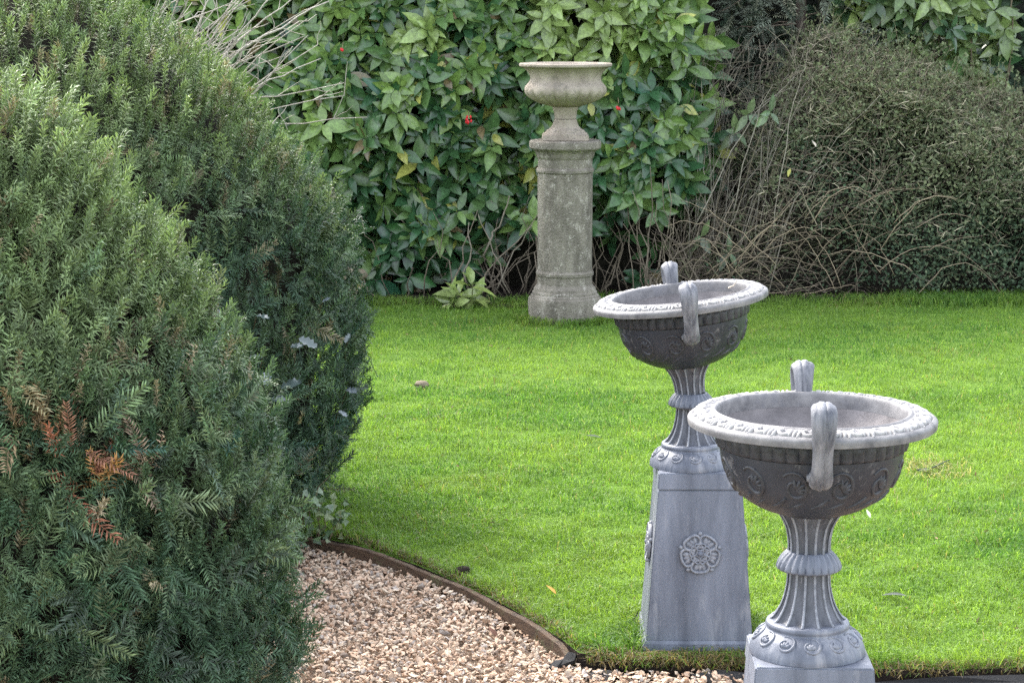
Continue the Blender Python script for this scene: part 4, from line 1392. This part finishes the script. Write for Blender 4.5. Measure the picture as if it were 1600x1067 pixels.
# grey-green conifer sprays at the top, behind the thicket
con = tag(empty('conifer', (0, 0, 0)), 'grey-green feathery conifer at the top, behind the stem thicket', 'conifer')
V, F, c = tube_arrays([(2.42, 18.3, 0), (2.44, 18.3, 1.6), (2.42, 18.35, 4.0)], 0.07, 0.03, 8, (0.07, 0.055, 0.045))
obj('trunk', mesh_tris('trunk', V, F, c, True), M['bark'], con)
n = 1900
th = rng3.uniform(0, 2 * PI, n); z = rng3.uniform(0.9, 4.2, n); r = (1.25 - 0.22 * z) * rng3.uniform(0.55, 1.0, n)
P = np.stack([2.45 + 1.2 * r * np.cos(th), 18.35 + 0.8 * r * np.sin(th), z], -1)
o = norm(np.stack([np.cos(th), np.sin(th), np.full(n, 0.1)], -1))
ax = norm(o * 0.8 + rng3.normal(0, 0.5, (n, 3)) + [0, 0, -0.15])
R = frames(ax, norm(o * 0.4 + [0, 0, 0.8] + rng3.normal(0, 0.4, (n, 3)))) * rng3.uniform(1.2, 2.0, n)[:, None, None]
col = np.array([0.125, 0.145, 0.11]) * rng3.uniform(0.6, 1.5, (n, 1)) + np.where(rng3.random((n, 1)) < 0.2, [0.06, 0.045, 0.02], [0, 0, 0])
V, F, c = join([scatter(FEATHER[t], R[t::6], P[t::6], col[t::6]) for t in range(6)])
tag(obj('foliage', mesh_tris('foliage', V, F, c), M['dry'], con), kind='stuff')
for k in range(40):
    a = rng3.uniform(0, 2 * PI); z0 = rng3.uniform(1.2, 3.2)
    V, F, c = tube_arrays(arch((2.43, 18.3, z0), (2.43 + 0.9 * math.cos(a), 18.3 + 0.7 * math.sin(a), z0 - 0.1 + rng3.normal(0, 0.15)), 0.08, 6, 0.02, rng3), 0.01, 0.003, 4, (0.16, 0.13, 0.10))
    obj('branch', mesh_tris('branch', V, F, c, True), M['bark'], con)

# dark evergreen backing added behind everything to keep the hedge gaps dark
rng4 = np.random.default_rng(53)
n = 9000
P = np.stack([rng4.uniform(-9, 10, n), rng4.uniform(19.2, 20.2, n), rng4.uniform(0.1, 4.4, n)], -1)
P[:, 1] += 0.3 * wob(P, 1.2, 2.0)
ax = norm(rng4.normal(0, 0.6, (n, 3)) + [0, -0.3, -0.5]); fc = norm(rng4.normal(0, 0.5, (n, 3)) + [0, -0.8, 0.4])
R = frames(ax, fc) * rng4.uniform(0.14, 0.26, n)[:, None, None]
col = np.array([0.035, 0.06, 0.035]) * rng4.uniform(0.6, 1.4, (n, 1))
parts = [scatter(LEAF[t], R[t::10], P[t::10], col[t::10]) for t in range(10)]
bk = np.array([(-9.5, 20.1, 0), (10.5, 20.1, 0), (10.5, 20.3, 4.3), (-9.5, 20.3, 4.3), (-9.5, 21.3, 0), (10.5, 21.3, 0), (10.5, 21.1, 4.3), (-9.5, 21.1, 4.3)], float)
bf = np.array([(0, 1, 2), (0, 2, 3), (5, 4, 7), (5, 7, 6), (3, 2, 6), (3, 6, 7), (0, 3, 7), (0, 7, 4), (1, 5, 6), (1, 6, 2)])
parts.append((bk, bf, np.tile([0.02, 0.022, 0.016], (8, 1))))  # solid dark box added among the leaves as backing
V, F, c = join(parts)
tag(obj('evergreen_backing', mesh_tris('evergreen_backing', V, F, c), M['dry']), 'dark evergreen backing added behind the hedge to darken its gaps', kind='stuff')

# ------------------------------------------------------------------ bare grey shrub between the rear yew and the hedge
bare = tag(empty('bare_shrub', (0, 0, 0)), 'bare grey shrub with long slanting branches above the yew top', 'shrub')
rng5 = np.random.default_rng(61)
for k in range(46):
    x0 = -2.15 + rng5.uniform(-0.12, 0.35); y0 = 11.9 + rng5.uniform(-0.2, 0.3)
    z0 = rng5.uniform(1.35, 1.95)
    a = rng5.normal(0.72, 0.30)
    L = rng5.uniform(0.35, 1.15)
    pts = arch((x0, y0, z0), (x0 + L * math.cos(a), y0 + rng5.normal(0, 0.1), z0 + L * math.sin(a)), rng5.uniform(-0.03, 0.05), 7, 0.008, rng5)
    g = rng5.uniform(0.6, 1.1)
    V, F, c = tube_arrays(pts, rng5.uniform(0.004, 0.008), 0.0025, 5, np.array([0.28, 0.255, 0.215]) * g)
    b = obj('branch', mesh_tris('branch', V, F, c, True), M['bark'], bare)
    for j in range(4):
        i = rng5.integers(2, 7)
        p = pts[i]; a2 = a + rng5.normal(0, 0.7); l2 = rng5.uniform(0.06, 0.2)
        V, F, c = tube_arrays(arch(p, p + [l2 * math.cos(a2), rng5.normal(0, 0.03), l2 * math.sin(a2)], 0.0, 4, 0.006, rng5), 0.003, 0.0014, 3, np.array([0.33, 0.30, 0.26]) * g)
        obj('twig', mesh_tris('twig', V, F, c), M['bark'], b)
for p0, p1, r in (((-1.63, 12.0, 1.93), (-1.0, 11.9, 2.29), 0.010), ((-1.70, 12.0, 1.86), (-1.30, 11.9, 2.33), 0.009), ((-1.86, 12.0, 1.9), (-1.66, 12.1, 2.34), 0.008), ((-2.02, 12.0, 2.1), (-1.80, 11.9, 2.33), 0.008), ((-1.55, 11.95, 1.75), (-1.05, 11.9, 1.98), 0.007), ((-1.66, 12.0, 1.95), (-1.12, 12.0, 2.36), 0.007)):
    V, F, c = tube_arrays(arch(p0, p1, 0.015, 8, 0.006, rng5), r * 0.85, r * 0.35, 6, (0.30, 0.28, 0.24))
    obj('branch', mesh_tris('branch', V, F, c, True), M['bark'], bare)
V, F, c = tube_arrays(arch((-1.9, 12.0, 0), (-1.85, 12.0, 1.2), 0, 5, 0.02, rng5), 0.03, 0.015, 7, (0.2, 0.17, 0.14))
obj('trunk', mesh_tris('trunk', V, F, c, True), M['bark'], bare)


# ------------------------------------------------------------------ holly and ivy growing through the rear yew
def holly_leaf():
    V, F = [(0, 0, 0)], []
    spine = [0.0, 0.12, 0.24, 0.36, 0.5, 0.62, 0.76, 0.88, 1.0]
    wd = [0.02, 0.20, 0.13, 0.27, 0.17, 0.27, 0.14, 0.17, 0.0]
    V = []
    for k, (t, w) in enumerate(zip(spine, wd)):
        lift = 0.10 if w > 0.16 else 0.02
        for s in (-1, 0, 1):
            V.append((s * w, t + (0.05 if w > 0.16 and s else 0), (lift if s else 0) - 0.12 * t * t))
    for k in range(8):
        a = 3 * k
        F += [(a, a + 1, a + 4), (a, a + 4, a + 3), (a + 1, a + 2, a + 5), (a + 1, a + 5, a + 4)]
    return np.array(V, float), np.array(F), np.array([0.95, 1.15, 0.95] * 9)


M['holly'] = leaf_mat('holly_leaves', 0.22, 0.05, 0.9, 0.1, 30)
HL = holly_leaf()
holly = tag(empty('holly_seedling', (0, 0, 0)), 'glossy blue-grey holly sprig with spiny leaves poking out of the yew', 'holly')
hm = mesh_tris('leaf', HL[0], HL[1], np.array([0.07, 0.095, 0.09]) * HL[2][:, None], True)
hm2 = mesh_tris('leaf', HL[0], HL[1], np.array([0.135, 0.16, 0.175]) * HL[2][:, None], True)


def at(px, py, y):
    u, v = (px - 800) / FPX, (533.5 - py) / FPX
    d_ = np.array([u, math.cos(PITCH) + v * math.sin(PITCH), -math.sin(PITCH) + v * math.cos(PITCH)])
    return np.array([0, 0, CAM_H]) + d_ * (y / d_[1])


hp = []
for px_, py_, s in ((345, 482, .075), (402, 492, .07), (468, 527, .085), (412, 556, .07), (418, 580, .08), (440, 604, .105), (425, 622, .07), (398, 560, .05), (455, 540, .06), (543, 606, .075), (548, 520, .05), (505, 470, .045), (530, 640, .05), (318, 440, .06)):
    # surface of the rear yew at this spot
    best = None
    for yy in np.arange(8.0, 9.8, 0.02):
        p = at(px_, py_, yy)
        if math.hypot(p[0] + 2.20, p[1] - 9.65) < profile_r(REAR, p[2]) + 0.05:
            best = p; break
    if best is None: best = at(px_, py_, 9.3)
    best = best + np.array([0, -0.03, 0])
    o = obj('leaf', hm if rng5.random() < 0.45 else hm2, M['holly'], holly)
    axd = norm(np.array([rng5.normal(0.5, 0.7), -0.45, rng5.normal(-0.1, 0.6)]))
    Rm = frames(axd[None], norm(np.array([[rng5.normal(0, .2), -0.65, 0.8]])))[0] * s
    m4 = np.eye(4); m4[:3, :3] = Rm; m4[:3, 3] = best
    o.matrix_local = Matrix(m4.tolist())
    hp.append(best)
for p in hp:
    V, F, c = tube_arrays([p, p + [-0.03, 0.12, -0.08], p + [-0.06, 0.35, -0.3]], 0.0018, 0.003, 4, (0.09, 0.08, 0.05))
    obj('stem', mesh_tris('stem', V, F, c), M['bark'], holly)

iv = np.array([(0, 0, 0), (-.22, .10, .03), (-.52, .22, .0), (-.30, .48, .03), (0, 1.0, -.06), (.30, .48, .03), (.52, .22, 0), (.22, .10, .03), (0, .42, 0)], float)
ivf = np.array([(8, k, k + 1) for k in range(0, 7)] + [(8, 7, 0)])
ivy = tag(empty('ivy', (0, 0, 0)), 'small-leaved ivy at the foot of the yew where the timber edging begins', 'ivy')
im = [mesh_tris('leaf', iv, ivf, np.array(cc) * np.ones((9, 1)), False) for cc in ((0.10, 0.15, 0.07), (0.06, 0.10, 0.05), (0.16, 0.20, 0.10))]
for k in range(95):
    x0 = rng5.uniform(-0.98, -0.70); z0 = rng5.uniform(-0.03, 0.26) * (1 - (x0 + 0.98) * 1.2)
    y0 = 8.98 + rng5.uniform(-0.06, 0.12) - 0.25 * (x0 + 0.85)
    o = obj('leaf', im[k % 3], M['laurel'], ivy)
    Rm = frames(norm(rng5.normal(0, 0.6, (1, 3)) + [0.2, -0.3, -0.4]), norm(rng5.normal(0, 0.35, (1, 3)) + [0.1, -0.7, 0.6]))[0] * rng5.uniform(0.025, 0.05)
    m4 = np.eye(4); m4[:3, :3] = Rm; m4[:3, 3] = (x0, y0, max(z0, -0.03))
    o.matrix_local = Matrix(m4.tolist())
for k in range(9):
    x0 = rng5.uniform(-1.0, -0.75)
    V, F, c = tube_arrays(arch((x0, 9.0, -0.05), (x0 + rng5.normal(0.05, 0.08), 9.0, rng5.uniform(0.1, 0.3)), 0.02, 6, 0.01, rng5), 0.003, 0.0015, 4, (0.10, 0.075, 0.05))
    obj('stem', mesh_tris('stem', V, F, c), M['bark'], ivy)

# ------------------------------------------------------------------ small things on lawn and path
sap = tag(empty('laurel_sucker', (0, 0, 0)), 'young laurel sucker with pale green leaves at the foot of the hedge', 'plant')
rng6 = np.random.default_rng(71)
st = np.array([(-0.40, 16.15, 0.12), (-0.30, 16.1, 0.20), (-0.28, 16.2, 0.07), (-0.46, 16.12, 0.05)])
leafy(sap, st, np.array([(-0.1, -0.4, 0.9), (0.25, -0.3, 0.95), (0.5, -0.5, 0.5), (-0.5, -0.5, 0.6)]), rng6, lambda P, I: np.tile([0.19, 0.25, 0.07], (len(I), 1)) * rng6.uniform(0.7, 1.15, (len(I), 1)), 60, n_leaf=(5, 7), size=(0.14, 0.2), open_=(0.5, 1.2))
for p in st:
    V, F, c = tube_arrays([p, p * [1, 1, 0.4], (-0.36, 16.15, 0.0)], 0.005, 0.006, 5, (0.13, 0.15, 0.06))
    obj('stem', mesh_tris('stem', V, F, c), M['bark'], sap)


def pebble(name, loc, size, mat, label, cat, seed, rz=0.0):
    r_ = np.random.default_rng(seed)
    bm = bmesh.new()
    bmesh.ops.create_icosphere(bm, subdivisions=3, radius=1)
    for v in bm.verts:
        p = np.array(v.co)
        k = 1 + 0.16 * wob(p, 2.0, seed) + 0.06 * wob(p, 6.0, seed + 2)
        v.co = Vector((p[0] * size[0] * k, p[1] * size[1] * k, p[2] * size[2] * k))
    bm.transform(Matrix.Translation(loc) @ Matrix.Rotation(rz, 4, 'Z'))
    return tag(bm_obj(name, bm, mat, angle=40), label, cat)


pebble('stone', (-0.542, 12.70, 0.022), (0.042, 0.03, 0.028), M['rock'], 'small tan stone lying alone on the open lawn', 'stone', 3)
# capped stump half hidden by the rear yew
stump = tag(empty('stump', (-1.26, 16.1, 0)), 'weathered brown stump with a flat cap, peeping out behind the yew at the hedge foot', 'stump')
bm = bmesh.new(); lathe(bm, [(0.09, 0.0), (0.085, 0.1), (0.075, 0.20), (0.07, 0.235)], 20, lambda a, t: 1 + 0.06 * math.sin(a * 3 + t * 4), close_bottom=True, close_top=True); bm_obj('post', bm, M['rock'], stump)
bm = bmesh.new(); lathe(bm, dense([(0.02, 0.235), (0.12, 0.225), (0.155, 0.245), (0.14, 0.285), (0.08, 0.32), (0.01, 0.33)], 3), 28, lambda a, t: 1 + 0.07 * math.sin(a * 3 + 1) + 0.04 * math.sin(a * 7), close_bottom=True, close_top=True); bm_obj('cap', bm, M['rock'], stump)


def crumple(name, pts, mat, label, cat, seed, th=0.004):
    """a crumpled bit of sheet: outline points (x,y,z) swept to a lumpy closed shell"""
    r_ = random.Random(seed)
    bm = bmesh.new()
    top = [bm.verts.new((x, y, z + th)) for x, y, z in pts]
    bot = [bm.verts.new((x, y, z - th * 2)) for x, y, z in pts]
    c0 = sum((v.co for v in top), Vector()) / len(top)
    ct = bm.verts.new(c0 + Vector((0, 0, 0.006))); cb = bm.verts.new(c0 - Vector((0, 0, th * 2)))
    n_ = len(pts)
    for i in range(n_):
        j = (i + 1) % n_
        bm.faces.new((top[i], top[j], ct)); bm.faces.new((bot[j], bot[i], cb)); bm.faces.new((top[i], bot[i], bot[j], top[j]))
    return tag(bm_obj(name, bm, mat, smooth=False), label, cat)


crumple('membrane_scrap', [(0.13, 7.335, -0.040), (0.15, 7.365, -0.026), (0.18, 7.375, -0.024), (0.20, 7.405, -0.006), (0.23, 7.405, -0.012), (0.222, 7.37, -0.026), (0.20, 7.34, -0.024), (0.17, 7.34, -0.036), (0.15, 7.315, -0.042)], M['plastic'], 'scrap of black ground membrane sticking out at the end of the timber edging', 'plastic scrap', 1)
crumple('membrane_scrap', [(0.255, 7.27, -0.05), (0.31, 7.285, -0.03), (0.36, 7.255, -0.03), (0.345, 7.215, -0.05), (0.29, 7.215, -0.058)], M['plastic'], 'scrap of black ground membrane below the turf edge left of the plinth', 'plastic scrap', 2)
crumple('membrane_scrap', [(0.62, 7.215, -0.03), (0.72, 7.23, -0.015), (0.86, 7.20, -0.025), (0.84, 7.16, -0.05), (0.70, 7.165, -0.05)], M['plastic'], 'black ground membrane below the turf in front of the rose plinth', 'plastic scrap', 3)
crumple('membrane_scrap', [(1.24, 7.13, -0.03), (1.5, 7.135, -0.01), (1.9, 7.17, -0.012), (2.3, 7.2, -0.02), (2.3, 7.15, -0.055), (1.9, 7.11, -0.05), (1.5, 7.085, -0.055), (1.26, 7.08, -0.05)], M['plastic'], 'long strip of black ground membrane along the turf edge right of the urns', 'plastic strip', 4)


def lying_leaf(loc, size, rz, colr, label, tiltx=0.2, t=3):
    tv, tf, sh = LEAF[t]
    R_ = np.array(Matrix.Rotation(rz, 3, 'Z') @ Matrix.Rotation(tiltx, 3, 'X'))
    V = (tv * size) @ R_.T + np.array(loc)
    return tag(obj('fallen_leaf', mesh_tris('fallen_leaf', V, tf, np.array(colr) * sh[:, None], True), M['dry']), label, 'leaf')


lying_leaf((-0.055, 7.72, -0.042), 0.06, 0.7, (0.09, 0.04, 0.025), 'curled dark brown leaf lying on the gravel near the timber edging', 0.6)
lying_leaf((0.17, 8.03, 0.035), 0.055, 1.0, (0.42, 0.22, 0.05), 'orange brown leaf lying in the grass above the timber edging', 0.7)
lying_leaf((0.385, 11.12, 0.03), 0.09, -1.9, (0.03, 0.045, 0.025), 'dark leaf lying flat on the middle of the lawn', 0.1)
lying_leaf((1.98, 10.25, 0.03), 0.10, -1.0, (0.03, 0.05, 0.025), 'narrow dark green leaf beside the withered tuft on the right of the lawn', 0.1)
lying_leaf((1.52, 8.02, 0.03), 0.10, 1.5, (0.05, 0.06, 0.05), 'dark leaf lying on the lawn right of the nearer urn', 0.15)
lying_leaf((1.58, 9.25, 0.04), 0.045, 0.4, (0.55, 0.58, 0.42), 'tiny pale leaf standing in the grass right of the urns', 0.9)
lying_leaf((2.15, 16.62, 1.02), 0.075, 2.6, (0.33, 0.33, 0.09), 'single yellow leaf caught on the dry mound', -0.9)
lying_leaf((2.36, 16.72, 1.18), 0.07, 0.6, (0.36, 0.32, 0.26), 'single bleached leaf caught on the dry mound', 0.9)


def stick(pts, r, colr, label):
    V, F, c = tube_arrays(pts, r, r * 0.5, 6, colr)
    return tag(obj('fallen_twig', mesh_tris('fallen_twig', V, F, c, True), M['bark']), label, 'twig')


stick([(-0.245, 8.02, -0.043), (-0.17, 8.03, -0.038), (-0.08, 8.05, -0.036), (-0.01, 8.06, -0.03)], 0.006, (0.07, 0.045, 0.03), 'dark twig lying on the gravel against the timber edging')
stick([(-0.60, 7.92, -0.043), (-0.54, 7.93, -0.037), (-0.49, 7.92, -0.040)], 0.005, (0.10, 0.05, 0.035), 'short reddish twig lying on the gravel')
stick([(0.775, 7.63, PL_H + 0.64), (0.79, 7.60, PL_H + 0.652), (0.80, 7.585, PL_H + 0.672)], 0.003, (0.45, 0.40, 0.33), 'thin pale twig lying on the leaning urn rim')
stick([(1.98, 10.28, 0.03), (2.07, 10.34, 0.03), (2.17, 10.45, 0.045)], 0.005, (0.05, 0.06, 0.04), 'dark twig lying in the withered tuft on the lawn')
pebble('clod', (-0.20, 8.42, 0.02), (0.035, 0.025, 0.022), M['soil'], 'dark clod of earth in the grass beside the timber edging', 'clod', 8)
